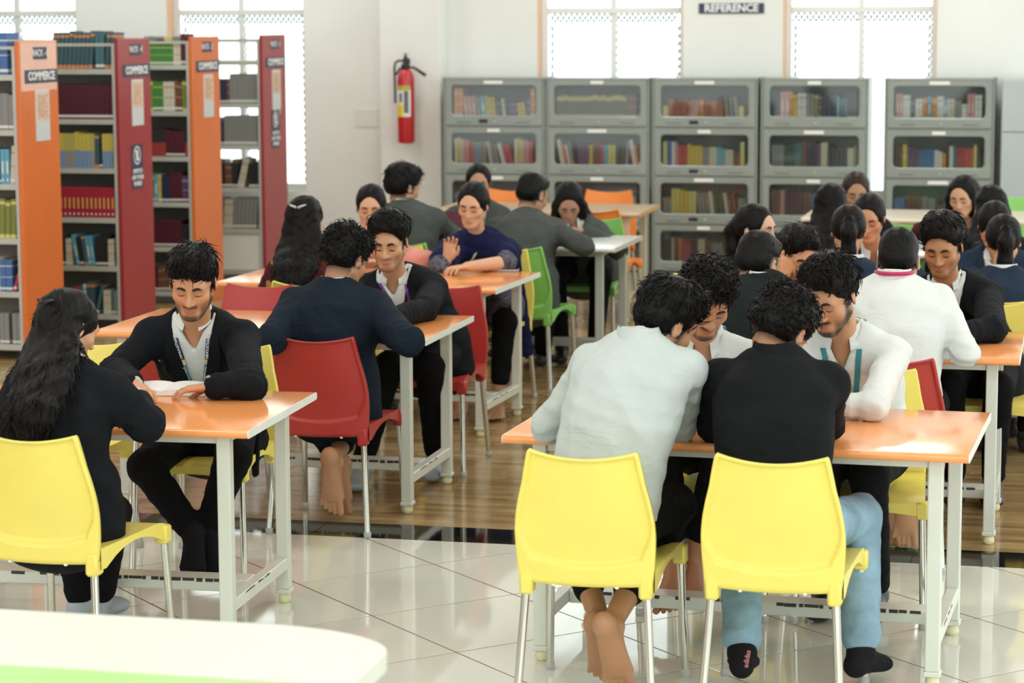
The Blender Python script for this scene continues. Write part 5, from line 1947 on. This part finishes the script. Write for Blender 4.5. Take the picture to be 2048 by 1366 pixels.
    put('trousers', *lf.mesh(1), trousers)
    if feet in ('sock', 'shoe', 'greysock'):
        for K_, A_, tv_, uv_ in ((KR, AR, toeR, upR), (KL, AL, toeL, upL)):
            A = Field(0.009 if near else 0.014)
            foot_field(A, A_, np.array(tv_ if tv_ is not None else fwd), np.array(uv_ if uv_ is not None else up), 1.0, False, 0.004)
            A.add(Cap(A_+(K_-A_)*0.16, A_, 0.040, 0.040), 0.02)
            put('sock' if feet != 'shoe' else 'shoe', *A.mesh(1), {'sock': F_SOCK, 'shoe': F_SHOE, 'greysock': F_GSHOE}[feet])
    # ---------------- upper clothes
    ax = nrm(N-H)
    LT = np.linalg.norm(N-H)
    cfr = np.cross(sr, ax)*-1
    cfr = cfr*np.sign(cfr@sf)
    def vcut(half, depth, pw=1.0, lim=None):
        """keeps clear a V at the front, from the neck down; half width at the neck, depth along the spine"""
        def fn(f, x, y, z):
            px, py, pz = x-f32(N[0]), y-f32(N[1]), z-f32(N[2])
            s_ = -(px*f32(ax[0])+py*f32(ax[1])+pz*f32(ax[2]))
            l_ = np.abs(px*f32(sr[0])+py*f32(sr[1])+pz*f32(sr[2]))
            d_ = px*f32(cfr[0])+py*f32(cfr[1])+pz*f32(cfr[2])
            w = half*np.clip(1-s_/depth, 0, 1.35)**pw
            v_ = np.maximum(l_-w, np.maximum(s_-depth, -(d_-0.0)))
            return np.maximum(f, -v_)
        return fn
    neckcut = Cap(N-up*0.03+sf*0.01, skull+up*0.06, 0.053 if not fem else 0.048, 0.075)
    alen = {'long': 0.95, 'short': 0.0, 'half': 0.12, 'roll': 0.55}[sleeves]
    c = {'blazer': 0.019, 'shirt': 0.012, 'kurta': 0.014, 'shawl': 0.014}[kind]
    if kind == 'blazer':
        inner = shirt or F_WHT
        sf_ = Field(vx)
        torso(sf_, 0.010, False)
        sf_.cut(neckcut, 0.012)
        sf_.warp(vcut(0.030, 0.06))
        put('shirt', *sf_.mesh(1), inner)
        if collar:
            put_mb = collar_mesh(N+up*0.042+sf*0.012-base, nrm(up+sf*0.10), sr, sf, 0.058 if not fem else 0.052, 0.040, 20, 0.036)
            put_mb.build('shirt_collar', inner, root, smooth=True)
        # cuffs
        for E_, W_ in ((ER, WR), (EL, WL)):
            d_ = nrm(W_-E_)
            MB().tube([W_-d_*0.05-base, W_-d_*0.002-base], [0.036, 0.0345], 14).build('shirt_cuff', inner, root, smooth=True)
    tf = Field(vx)
    torso(tf, c, True, alen, pad=(kind == 'blazer'))
    if hem is not None or kind in ('blazer', 'kurta'):
        h0 = H-up*0.02-fwd*0.01
        tf.add(ECap(H+up*0.05, h0-up*0.04, ww[0]+c+0.012, dd[0]+c+0.012, ww[0]+c+0.03, dd[0]+c+0.025, right), 0.04)
    if kind == 'kurta':
        for J, K_ in ((HJ[0], KR), (HJ[1], KL)):
            tf.add(Cap(J, J+(K_-J)*0.85, 0.112, 0.090), 0.04)
    tf.warp(folds(seed+2, 0.009 if near else 0.005, 0.12))
    if near:
        cp_ = []
        for S_, E_, W_, sg in ((SR, ER, WR, 1), (SL, EL, WL, -1)):
            cp_.append((E_, nrm(W_-S_), 0.075))
            cp_.append((S_-up*0.09-sr*sg*0.01, nrm(E_-S_+sr*sg*0.6), 0.075))
            cp_.append((E_+(W_-E_)*0.55, nrm(W_-E_), 0.06))
        cp_.append((spine[1], up, 0.12))
        tf.warp(creases(cp_, 0.009 if kind != 'blazer' else 0.012, 0.042, seed+3))
    tf.cut(neckcut, 0.010)
    if kind == 'blazer':
        tf.warp(vcut(0.068 if not fem else 0.055, 0.30))
    elif kind == 'shirt':
        tf.warp(vcut(0.036, 0.10))
    elif kind == 'kurta':
        tf.cut(Ell(N+sf*0.075+up*0.01, (0.055, 0.05, 0.05)), 0.01)
    TV, TQ = tf.mesh(1)
    to = put({'blazer': 'blazer', 'shirt': 'shirt', 'kurta': 'kurta', 'shawl': 'tunic'}[kind], TV, TQ, top)
    def chest(lat, s_, off=0.004):
        """point on the front of the top at lateral lat (to the person's right), s_ metres below the neck"""
        o = N-ax*s_+sr*lat
        ds = np.linspace(0.26, 0.0, 105)
        P = o+cfr*ds[:, None]
        f = np.minimum(tf.at(P), 1)
        if kind == 'blazer':
            f = np.minimum(f, sf_.at(P))
        k = int(np.argmax(f < 0))
        return o+cfr*((ds[k] if f[k] < 0 else 0.1)+off)
    if kind == 'blazer':
        for s in (-1, 1):            # lapels
            lp = MB()
            A, B = [], []
            for i in range(8):
                t = i/7
                s_ = -0.02+0.30*t
                w0 = 0.068*(1-s_/0.30) if not fem else 0.055*(1-s_/0.30)
                lw = 0.010+0.042*math.sin(math.pi*min(1, 0.12+t*0.95))**0.8*(1 if t < 0.9 else 0.6)
                A.append(chest(s*(w0+0.001), s_, 0.009)-base)
                B.append(chest(s*(w0+lw), s_, 0.013)-base)
            A2 = [p-cfr*0.004 for p in A]
            B2 = [p-cfr*0.012 for p in B]
            lp.grid([A, B])
            lp.grid([B, B2])
            lp.grid([A2, A])
            lp.build('lapel', top, root, smooth=True)
        jc = collar_mesh(N+up*0.040+sf*0.004-base, nrm(up+sf*0.12), sr, sf, 0.071 if not fem else 0.063, 0.034, 55, 0.050)
        jc.build('jacket_collar', top, root, smooth=True)
    elif kind == 'shirt' and collar:
        collar_mesh(N+up*0.040+sf*0.008-base, nrm(up+sf*0.12), sr, sf, 0.064, 0.042, 22, 0.046, drop=0.035).build('shirt_collar', top, root, smooth=True)
    if lany:
        for s in (-1, 1):
            pts = [chest(s*(0.062-0.052*t), 0.0+0.30*t, 0.0045) for t in np.linspace(0, 1, 10)]
            pts = [N+sr*s*0.064+up*0.012+sf*0.01]+pts
            wd = [sr*1.0]*len(pts)
            split = 4 if lany == 'teal' else len(pts)-1
            m1 = M_LNAVY if lany == 'teal2' or lany == 'teal' else {'purple': M_LPUR, 'red': M_LRED, 'tealplain': M_TEAL}[lany]
            rb = ribbon([p-base for p in pts[:split+1]], 0.019, wd).build('lanyard', m1, root)
            if lany == 'teal':
                rb2 = ribbon([p-base for p in pts[split:]], 0.019, wd).build('lanyard', M_TEAL, root)
                for t0 in (4, 8):
                    p = pts[t0]
                    d_ = nrm(pts[t0+1]-pts[t0-1])
                    sdv = nrm(np.cross(cfr, d_))
                    MB().add([(p+cfr*0.0012+sdv*x*0.0095+d_*y*0.011-base) for x, y in ((-1, -1), (1, -1), (1, 1), (-1, 1))], [(0, 1, 2, 3)]).build('emblem_patch', M_LBADGE, rb2)
                for i0, i1, rbx in ((1, 4, rb), (4, 8, rb2), (8, 10, rb2)):
                    pa, pb = pts[i0], pts[i1]
                    d_ = nrm(pa-pb)
                    pm_ = pts[(i0+i1)//2]+cfr*0.0018
                    sdv = np.cross(d_, cfr)
                    # reads upwards along the band
                    text('HINDUSTHAN' if i1-i0 > 2 else 'HINDU', 0.0155, M_LETTER, rbx, frame_m(Vector(pm_-base), Vector(d_), Vector(np.cross(cfr, d_))), 0.0002, 0.0003)
        MB().tube([N+up*0.058-sf*0.070*math.cos(q_)+sr*0.070*math.sin(q_)-base for q_ in np.linspace(-1.6, 1.6, 12)], 0.008, 6).build('lanyard', M_LNAVY if lany == 'teal' else m1, root, smooth=True)
    return dict(root=root, N=N, H=H, SR=SR, SL=SL, ER=ER, EL=EL, WR=WR, WL=WL, sf=sf, sr=sr, Hc=Hc, HR=HR, chest=chest, base=base, KR=KR, KL=KL, put=put, spine=spine, AR=AR, AL=AL, vx=vx, seed=seed)

# ================================================================== THE PEOPLE
Y, Z = 'y', 'z'
SK = lambda *c: tuple(v*0.92 for v in c)
G1 = 'people seated at the reading tables'
PP = {}
def P(key, *a, **k):
    k.setdefault('group', G1)
    PP[key] = person(*a, **k)
    return PP[key]
# ---- right foreground table
P('p12', 'person in pale grey shirt seen from behind, bare feet crossed under yellow chair', (-1.40, 7.06), 0, (Y, 1330, 648, 7.30), hyaw=-42, hpitch=30, hroll=6, neck=(Y, 1275, 700, 7.20), near=2,
  top=F_PALE, kind='shirt', hair='quiff', elbL=(Z, 1098, 852, .80), elbR=(Z, 1362, 850, .80), wristL=(Z, 1235, 822, .80), wristR=(Z, 1350, 800, .80), beard=.8, skin=SK(0.488, 0.250, 0.128),
  feet='bare', ankR=(Y, 1222, 1250, 6.98), ankL=(Y, 1200, 1240, 7.12), toeR=(0.16, 0.35, -0.9), toeL=(0.04, 0.50, -0.85), upR=(0, 0.85, 0.45), upL=(0, 0.75, 0.6), syaw=-6, sw=.150,
  kneeR=(Y, 1350, 1010, 7.44), kneeL=(Y, 1120, 1010, 7.44))
P('p13', 'person in black shirt, light blue jeans and black socks seen from behind', (-0.855, 7.09), -2, (Y, 1560, 662, 7.38), hyaw=-18, hpitch=38, hroll=12, neck=(Y, 1548, 730, 7.27), near=2,
  top=F_BSH, kind='shirt', trousers=F_JEAN, hair='curly', elbL=(Z, 1430, 852, .80), elbR=(Z, 1655, 850, .80), wristL=(Z, 1500, 800, .80), wristR=(Z, 1600, 795, .80), skin=SK(0.464, 0.237, 0.122),
  feet='sock', ankL=(Y, 1484, 1300, 7.18), ankR=(Y, 1722, 1300, 7.30), toeL=(-0.1, 0.95, -0.1), toeR=(0.35, 0.9, -0.1), kneeR=(Y, 1720, 1030, 7.50), kneeL=(Y, 1480, 1040, 7.48))
P('p14', 'person in white shirt and teal lanyard, head bowed beside the pale grey shirt', (-1.235, 8.40), 183, (Y, 1412, 600, 8.08), hyaw=204, hpitch=34, hroll=-4, neck=(Y, 1408, 690, 8.22), near=2,
  top=F_WHT, kind='shirt', hair='curly', beard=.95, lany='tealplain', wristR=(Z, 1350, 815, .80), wristL=(Z, 1440, 815, .80), elbL=(Z, 1500, 790, .80), elbR=(Z, 1320, 780, .80), skin=SK(0.512, 0.250, 0.128),
  feet='bare', ankR=(Y, 1350, 1130, 8.0), ankL=(Y, 1385, 1120, 8.05), toeR=(0, -.93, -.30), toeL=(0.1, -.93, -.30))
P('p15', 'person in white shirt looking down to the left, forearm on foreground table', (-0.735, 8.42), 178, (Y, 1662, 592, 8.12), hyaw=158, hpitch=26, hroll=0, neck=(Y, 1688, 676, 8.27), near=2,
  top=F_WHT, kind='shirt', hair='quiff', beard=1.0, lany='tealplain', elbL=(Z, 1748, 812, .80), wristL=(Z, 1668, 812, .797), handdL=(-1, -0.1, -0.05), elbR=(Z, 1620, 790, .80), wristR=(Z, 1560, 800, .80), kneeR=(Y, 1640, 955, 8.02), kneeL=(Y, 1738, 950, 8.02), ankR=(-0.84, 8.26, .085), ankL=(-0.66, 8.26, .085), skin=SK(0.537, 0.288, 0.154))
# ---- left foreground table
P('p1', 'person in black blazer and pale grey socks, back to camera, left edge', (-3.13, 7.00), -3, (Y, 138, 655, 7.10), hyaw=-34, hpitch=24, neck=(Y, 132, 752, 7.00), fem=True, near=2,
  top=F_BLK, kind='blazer', hair='long', hairlen=.29, elbR=(Z, 292, 848, .80), wristR=(Z, 272, 795, .80), elbL=(Z, 20, 850, .80), wristL=(Z, 70, 800, .80), skin=SK(0.610, 0.338, 0.205), feet='greysock',
  ankR=(Z, 200, 1195, .09), ankL=(Z, 160, 1205, .09), hem=1, sw=.15, wid=1.05)
P('p2', 'person in black blazer and teal lanyard with white watch, reading a book', (-3.19, 8.56), 186, (Y, 386, 566, 8.15), hyaw=191, hpitch=22, hroll=-3, neck=(Y, 394, 648, 8.32), near=2,
  top=F_BLK, kind='blazer', hair='side', beard=.92, lany='teal', elbR=(Z, 232, 742, .80), wristR=(Z, 268, 772, .80), elbL=(Z, 500, 770, .80), wristL=(Z, 428, 772, .80), handdL=(-0.95, -0.12, -0.12),
  skin=SK(0.586, 0.294, 0.154), feet='sock', ankR=(Y, 384, 1062, 8.02), ankL=(Y, 418, 1052, 8.08), toeR=(0.05, -0.45, -0.85), toeL=(0.1, -0.45, -0.85), upR=(0, -0.85, 0.5), upL=(0, -0.85, 0.5),
  kneeR=(Y, 292, 935, 8.13), kneeL=(Y, 466, 915, 8.13))
# ---- second table, left
P('p3', 'person in navy blazer seen from behind on red chair, bare feet tucked under', (-2.96, 9.34), 1, (Y, 690, 520, 9.45), hyaw=-22, hpitch=26, neck=(Y, 668, 588, 9.37), near=2,
  top=F_NAVY, kind='blazer', hair='curly', elbL=(Z, 540, 680, .80), elbR=(Z, 818, 684, .80), wristL=(Z, 600, 650, .80), wristR=(Z, 740, 650, .80), skin=SK(0.439, 0.225, 0.115),
  feet='bare', ankR=(Y, 668, 925, 9.12), ankL=(Y, 684, 925, 9.28), toeR=(0.02, 0.12, -1), toeL=(-0.02, 0.25, -0.95), upR=(0, 1, 0.15), upL=(0, 0.95, 0.3), hem=1,
  kneeR=(Y, 720, 800, 9.70), kneeL=(Y, 600, 800, 9.70))
P('p4', 'person in black blazer with purple lanyard facing camera at second table', (-2.90, 10.62), 186, (Y, 778, 484, 10.40), hyaw=184, hpitch=16, hroll=0, neck=(Y, 792, 558, 10.55), near=1,
  top=F_BLK, kind='blazer', hair='quiff', beard=.5, lany='purple', elbL=(Z, 850, 618, .80), wristL=(Z, 775, 640, .80), skin=SK(0.610, 0.338, 0.192), wristR=(Z, 730, 640, .80), feet='greysock', ankR=(Z, 722, 936, .085), kneeL=(-2.80, 10.24, .53), kneeR=(-2.98, 10.22, .53), ankL=(-2.82, 10.42, .085))
# ---- third table, left
P('p5', 'person in maroon and mustard clothes seen from behind', (-3.62, 11.25), 0, (Y, 612, 440, 11.28), hyaw=-6, hpitch=14, neck=(Y, 610, 525, 11.2), fem=True, near=1,
  top=F_MAR, kind='kurta', hair='long', hairlen=.31, skin=SK(0.549, 0.312, 0.192))
P('p6', 'person in pink kurta facing camera', (-3.72, 12.62), 190, (Y, 742, 414, 12.45), hyaw=192, hpitch=14, neck=(Y, 746, 490, 12.55), fem=True, near=1,
  top=F_PINK, kind='kurta', hair='tied', skin=SK(0.634, 0.375, 0.243), elbL=(Z, 852, 520, .80), elbR=(Z, 668, 508, .80), sw=.155)
P('p7', 'person in navy shawl with raised hand reading an open book', (-3.10, 12.54), 188, (Y, 946, 410, 12.32), hyaw=177, hpitch=16, hroll=-4, neck=(Y, 956, 484, 12.46), fem=True, near=1,
  top=F_PATT, kind='kurta', hair='tied', sleeves='half', skin=SK(0.671, 0.388, 0.243), elbL=(Z, 1012, 525, .79), wristL=(Z, 935, 533, .79), elbR=(Z, 880, 530, .79), wristR=(Y, 893, 522, 12.12), handdR=(0.25, -0.1, 1),
  feet='bare')
# ---- fourth table, left
P('p8', 'person in grey suit seen from behind at the left end of the white table', (-3.74, 13.28), 0, (Y, 806, 376, 13.45), hyaw=-38, hpitch=12, neck=(Y, 812, 422, 13.35), near=0, top=F_GREY, kind='blazer', hair='curly',
  elbR=(Z, 900, 468, .80), skin=SK(0.512, 0.275, 0.154))
P('p9', 'person in grey suit on green chair bending over the white table', (-3.04, 13.18), -4, (Y, 1064, 392, 13.55), hyaw=-28, hpitch=22, neck=(Y, 1052, 442, 13.42), near=1, top=F_GREY, kind='blazer', hair='short',
  elbR=(Z, 1168, 492, .80), wristR=(Z, 1135, 472, .80), elbL=(Z, 985, 480, .80), skin=SK(0.439, 0.225, 0.128), ankR=(Z, 1085, 705, .09), ankL=(Z, 1060, 690, .09))
P('p10', 'person in grey blazer facing camera, bowed over the white table', (-2.98, 14.58), 186, (Y, 1138, 404, 14.42), hyaw=192, hpitch=40, neck=(Y, 1150, 448, 14.52), fem=True, near=0, top=F_GREY, kind='blazer', hair='longside', hairlen=.2,
  skin=SK(0.439, 0.237, 0.141))
P('p11', 'person in grey blazer half hidden behind navy shawl, holding maroon book', (-3.66, 14.72), 190, (Y, 957, 366, 14.65), hyaw=194, hpitch=8, neck=(Y, 957, 418, 14.70), fem=True, near=0, top=F_GREY, kind='blazer', hair='tied',
  wristR=(Y, 905, 448, 14.42), wristL=(Y, 925, 450, 14.42), skin=SK(0.464, 0.250, 0.154))
# ---- second table, right
P('p16', 'person in white shirt with red lanyard seen from behind on red chair', (-0.68, 9.19), 0, (Y, 1797, 525, 9.48), hyaw=-4, hpitch=22, neck=(Y, 1788, 574, 9.36), near=1, top=F_WHT, kind='shirt', hair='short', lany='red',
  elbR=(Z, 1932, 705, .80), wristR=(Z, 1868, 690, .80), elbL=(Z, 1690, 700, .80), sleeves='roll', skin=SK(0.488, 0.263, 0.141), feet='bare', ankR=(Y, 1812, 985, 9.05), ankL=(Y, 1780, 985, 9.25),
  toeR=(0.02, 0.12, -1), toeL=(-0.02, 0.3, -0.95), upR=(0, 1, 0.15), upL=(0, 0.95, 0.3), kneeR=(-0.56, 9.62, .54), kneeL=(-0.80, 9.62, .54), sw=.175, wid=1.08)
P('p17', 'person in black blazer and white shirt looking down, behind the rightmost orange table', (-0.42, 10.54), 182, (Y, 1885, 492, 10.28), hyaw=172, hpitch=22, neck=(Y, 1894, 570, 10.42), near=1, top=F_BLK, kind='blazer', hair='quiff', beard=.45,
  elbL=(Z, 1985, 660, .80), wristL=(Z, 1912, 668, .80), wristR=(Z, 1840, 668, .80), kneeR=(-0.52, 10.14, .53), kneeL=(-0.32, 10.14, .53), ankR=(-0.50, 10.36, .085), ankL=(-0.34, 10.36, .085), skin=SK(0.464, 0.225, 0.109))
P('p18', 'person in dark green jacket seen from behind, left of the red lanyard wearer', (-1.28, 9.27), 0, (Y, 1516, 530, 9.50), hyaw=-26, hpitch=24, neck=(Y, 1528, 578, 9.40), near=1, top=F_DKG, kind='blazer', hair='short', shirt=F_WHT, skin=SK(0.537, 0.300, 0.166))
P('p19', 'person in dark blazer resting head on raised fist', (-1.12, 10.58), 186, (Y, 1602, 514, 10.30), hyaw=204, hpitch=16, hroll=6, neck=(Y, 1616, 586, 10.45), near=1, top=F_BLK, kind='blazer', hair='side',
  elbR=(Z, 1548, 640, .80), wristR=(Y, 1562, 562, 10.22), handdR=(0.35, 0.05, 1), fistR=True, skin=SK(0.634, 0.325, 0.166))
# ---- third table, right
P('p20', 'person in black blazer sitting sideways at a table end, turned to the right', (-1.64, 11.61), -75, (Y, 1512, 458, 11.55), hyaw=-112, hpitch=6, neck=(Y, 1500, 525, 11.6), fem=True, near=1, top=F_BLK, kind='blazer', hair='pony', hairlen=.16, skin=SK(0.671, 0.413, 0.282),
  wristR=(-1.25, 11.45, .79), wristL=(-1.25, 11.75, .79))
P('p21', 'person in navy blazer seen from behind, just left of the wide white collar', (-1.00, 11.23), 0, (Y, 1697, 462, 11.32), hyaw=6, hpitch=16, neck=(Y, 1697, 540, 11.22), fem=True, near=1, top=F_NAVY2, kind='blazer', hair='pony', hairlen=.16)
P('p22', 'person with wide white collar over navy blazer looking down, facing camera', (-1.00, 12.54), 184, (Y, 1738, 436, 12.28), hyaw=176, hpitch=20, neck=(Y, 1748, 508, 12.42), fem=True, near=1, top=F_NAVY2, kind='blazer', hair='tied', skin=SK(0.537, 0.275, 0.154))
P('p23', 'person in navy blazer with white collar seen from behind, right edge', (-0.33, 11.21), 0, (Y, 2006, 482, 11.30), hyaw=8, hpitch=16, neck=(Y, 2004, 560, 11.2), fem=True, near=1, top=F_NAVY2, kind='blazer', hair='pony', hairlen=.16)
P('p24', 'person in navy blazer bowing head low, facing camera, right edge', (-0.42, 12.54), 182, (Y, 1988, 452, 12.32), hyaw=184, hpitch=48, neck=(Y, 1992, 512, 12.46), fem=True, near=0, top=F_NAVY2, kind='blazer', hair='tied')
# ---- fourth table, right
P('p25', 'person in black seen from behind, far white table, left of the bright gap', (-1.36, 13.26), 0, (Y, 1664, 410, 13.38), hyaw=-14, hpitch=14, neck=(Y, 1660, 470, 13.3), fem=True, near=0, top=F_BLK, kind='blazer', hair='long', hairlen=.34)
P('p26', 'person in black facing camera beside the bright gap between cabinets', (-1.44, 14.62), 186, (Y, 1712, 384, 14.45), hyaw=190, hpitch=18, neck=(Y, 1712, 440, 14.55), fem=True, near=0, top=F_BLK, kind='blazer', hair='tied', hairm=M_HAIRB, skin=SK(0.415, 0.213, 0.115))
P('p27', 'person in maroon top leaning over the far white table', (-0.57, 14.62), 180, (Y, 1926, 392, 14.38), hyaw=164, hpitch=20, neck=(Y, 1938, 450, 14.5), fem=True, near=0, top=F_MAR, kind='kurta', hair='longside', hairlen=.3,
  elbR=(Z, 1842, 462, .80), skin=SK(0.586, 0.325, 0.192))
P('p28', 'person in black seen from behind in front of the maroon top', (-0.50, 13.26), 0, (Y, 1978, 414, 13.38), hyaw=24, hpitch=14, neck=(Y, 1974, 474, 13.3), fem=True, near=0, top=F_BLK, kind='blazer', hair='long', hairlen=.26)

# ---- extra garments and worn things
def garment(p, name, prims, m_, k=0.04, amp=0.006, wl=0.06, h=None):
    F = Field(h or p['vx'])
    for q in prims:
        F.add(q, k)
    F.warp(folds(p['seed']+9, amp, wl))
    return p['put'](name, *F.mesh(1), m_)
q = PP['p7']
u_ = np.array([0, 0, 1.0])
sf, sr, N, sp = q['sf'], q['sr'], q['N'], q['spine']
sh = [ECap(sp[i], sp[i+1], .17, .135, .165-.02*(i > 2), .125-.03*(i > 2), sr) for i in (2, 3, 4)]
sh += [Cap(N-u_*0.01, q['SR'], .078, .080), Cap(N-u_*0.01, q['SL'], .078, .080), Cap(q['SR'], q['SR']+(q['ER']-q['SR'])*0.75, .080, .078), Cap(q['SL'], q['SL']+(q['EL']-q['SL'])*0.45, .080, .074),
       ECap(q['SL']-sf*0.05, q['SL']-sf*0.06-sr*0.10-u_*0.55, .08, .03, .06, .02, sr), Cap(N+sf*0.05+u_*0.01-sr*.04, N+sf*0.05+u_*0.01+sr*.04, .045, .045)]
garment(q, 'shawl', sh, F_SHAWL, amp=0.008)
q = PP['p5']
N, sr, sf = q['N'], q['sr'], q['sf']
garment(q, 'dupatta', [ECap(q['SL']+u_*0.03+sr*0.02, q['SL']-sr*0.06-sf*0.03-u_*0.48, .065, .07, .06, .045, sr)], F_MUST)
for key, flare in (('p22', .062), ('p21', .04), ('p23', .045)):
    q = PP[key]
    collar_mesh(q['N']+u_*0.048+q['sf']*0.012-q['base'], nrm(u_+q['sf']*0.1), q['sr'], q['sf'], 0.066, 0.038, 14, flare, drop=0.05).build('wide_collar', F_WHT, q['root'], smooth=True)
# watch on the reading man's wrist
q = PP['p2']
w, d = q['WL'], nrm(q['WL']-q['EL'])
wt = MB()
wt.tube([w-d*0.002-q['base'], w+d*0.020-q['base']], [0.031, 0.030], 20)
wo = wt.build('watch_strap', mat('white_watch_strap', (0.62, 0.62, 0.60), 0.4), q['root'], smooth=True)
MB().bbox(-0.016, 0.016, -0.018, 0.018, 0.0, 0.010, 0.003).build('watch_case', M_CHROME, wo).matrix_local = Matrix.Translation(Vector(w+d*0.009+u_*0.027-q['base']))
# blazer flap hanging beside the chair seat
garment(q, 'blazer_flap', [ECap(q['H']+np.array([0.17, -0.02, 0.02]), q['H']+np.array([0.20, -0.10, -0.17]), .09, .022, .03, .012, (0.5, -0.8, 0))], F_BLK, amp=0.003)

# ================================================================== THINGS ON THE TABLES
M_INK = mat('red_ink', (0.35, 0.03, 0.03), 0.6)
def open_book(name, label, c, rz, w, d, t, cover, paper=M_PAPER, lift=None):
    """open book lying flat: c centre of the spine on the table, w page width, d page height, t thickness"""
    b = empty(name, (c[0], c[1], TH+0.0005), rz)
    tag(b, label, 'book')
    MB().bbox(-w-0.004, w+0.004, -d/2-0.004, d/2+0.004, 0, 0.003, 0.001).build('cover', cover, b)
    for s in (-1, 1):
        rows_t, rows_b = [], []
        for i in range(11):
            u = i/10
            x = s*w*u
            z = 0.003+t*(0.35+0.9*math.sin(math.pi*min(1, u*0.9+0.08))**0.6*(1-0.45*u))
            rows_t.append([(x, -d/2, z), (x, d/2, z)])
            rows_b.append([(x, -d/2, 0.0031), (x, d/2, 0.0031)])
        m = MB()
        m.grid([r for r in rows_t], flip=(s > 0))
        m.grid([[r[0] for r in rows_t], [r[0] for r in rows_b]])
        m.grid([[r[1] for r in rows_t], [r[1] for r in rows_b]])
        m.grid([rows_t[-1], rows_b[-1]])
        m.build('page_block', paper, b)
    if lift:
        A = [[(w*0.04+lift[0]*math.sin(u*1.3), y, 0.012+lift[1]*(1-math.cos(u*1.5))) for y in (-d/2, d/2)] for u in np.linspace(0, 1, 8)]
        m = MB()
        m.grid(A)
        m.grid([[(x+0.0006, y, z-0.0006) for x, y, z in r] for r in A], flip=True)
        m.build('turning_page', paper, b)
    return b
c = atz(345, 783, .75)
b = open_book('open_book', 'open book under the hand wearing the white watch', (c[0]-0.02, c[1]), R_(8), 0.155, 0.21, 0.018, M_PAPERY)
for k, (sx, sz) in enumerate(((-0.12, 0), (-0.105, 0), (-0.085, 0.0), (-0.065, 0))):
    MB().bbox(sx-0.0012, sx+0.0012, -0.1115, -0.1062, 0.004, 0.018, 0.0004).build('ink_mark', M_INK, b)
c = atz(1396, 815, .75)
open_book('open_book', 'open white book between the pale-shirted and black-shirted readers', (c[0]-0.05, c[1]), R_(-4), 0.15, 0.22, 0.022, M_PAPERY)
c = atz(915, 537, .75)
open_book('open_book', 'open book with a turning page in front of the navy shawl', (c[0], c[1]), R_(6), 0.125, 0.19, 0.016, M_PAPERY, M_PAPERY, lift=(0.10, 0.08))
c = atz(1010, 541, .75)
ph = empty('mobile_phone', (c[0], c[1]-0.01, TH+0.0005), R_(-80))
tag(ph, 'dark mobile phone on the table beside the navy shawl', 'phone')
MB().bbox(-0.036, 0.036, -0.075, 0.075, 0, 0.008, 0.003).build('phone_case', M_GREYCAP, ph)
MB().bbox(-0.033, 0.033, -0.072, 0.072, 0.008, 0.0088, 0.0003).build('screen', M_BLACK, ph)
# maroon book held upright by the half hidden woman
q = PP['p11']
c = aty(908, 440, 14.36)
hb = empty('held_book', (c[0], c[1], c[2]-0.07), R_(12))
tag(hb, 'maroon book held upright beside the navy shawl reader', 'book')
MB().bbox(-0.09, 0.09, -0.012, -0.009, 0, 0.125, 0.001).build('cover', PAL['maroon'][1], hb)
MB().bbox(-0.09, 0.09, 0.009, 0.012, 0, 0.125, 0.001).build('cover', PAL['maroon'][1], hb)
MB().box(-0.085, 0.085, -0.009, 0.009, 0.003, 0.122).build('page_block', M_PAPERY, hb)

# pink lettering woven up the back of one black sock
q = PP['p13']
so_ = [o for o in q['root'].children if o.name.startswith('sock')][1]
tgt = aty(1494, 1318, 7.10)-q['base']
vv = np.array([v.co for v in so_.data.vertices])
near_ = vv[(np.abs(vv[:, 0]-tgt[0]) < 0.02) & (np.abs(vv[:, 2]-tgt[2]) < 0.03)]
if len(near_):
    yb_ = near_[:, 1].min()
    text('adidas', 0.022, mat('pink_thread', (0.45, 0.16, 0.17), 0.7), so_, frame_m((tgt[0], yb_-0.0005, tgt[2]), (0.15, 0, 1), (-1, 0, 0.15)), 0.002, 0.0004)
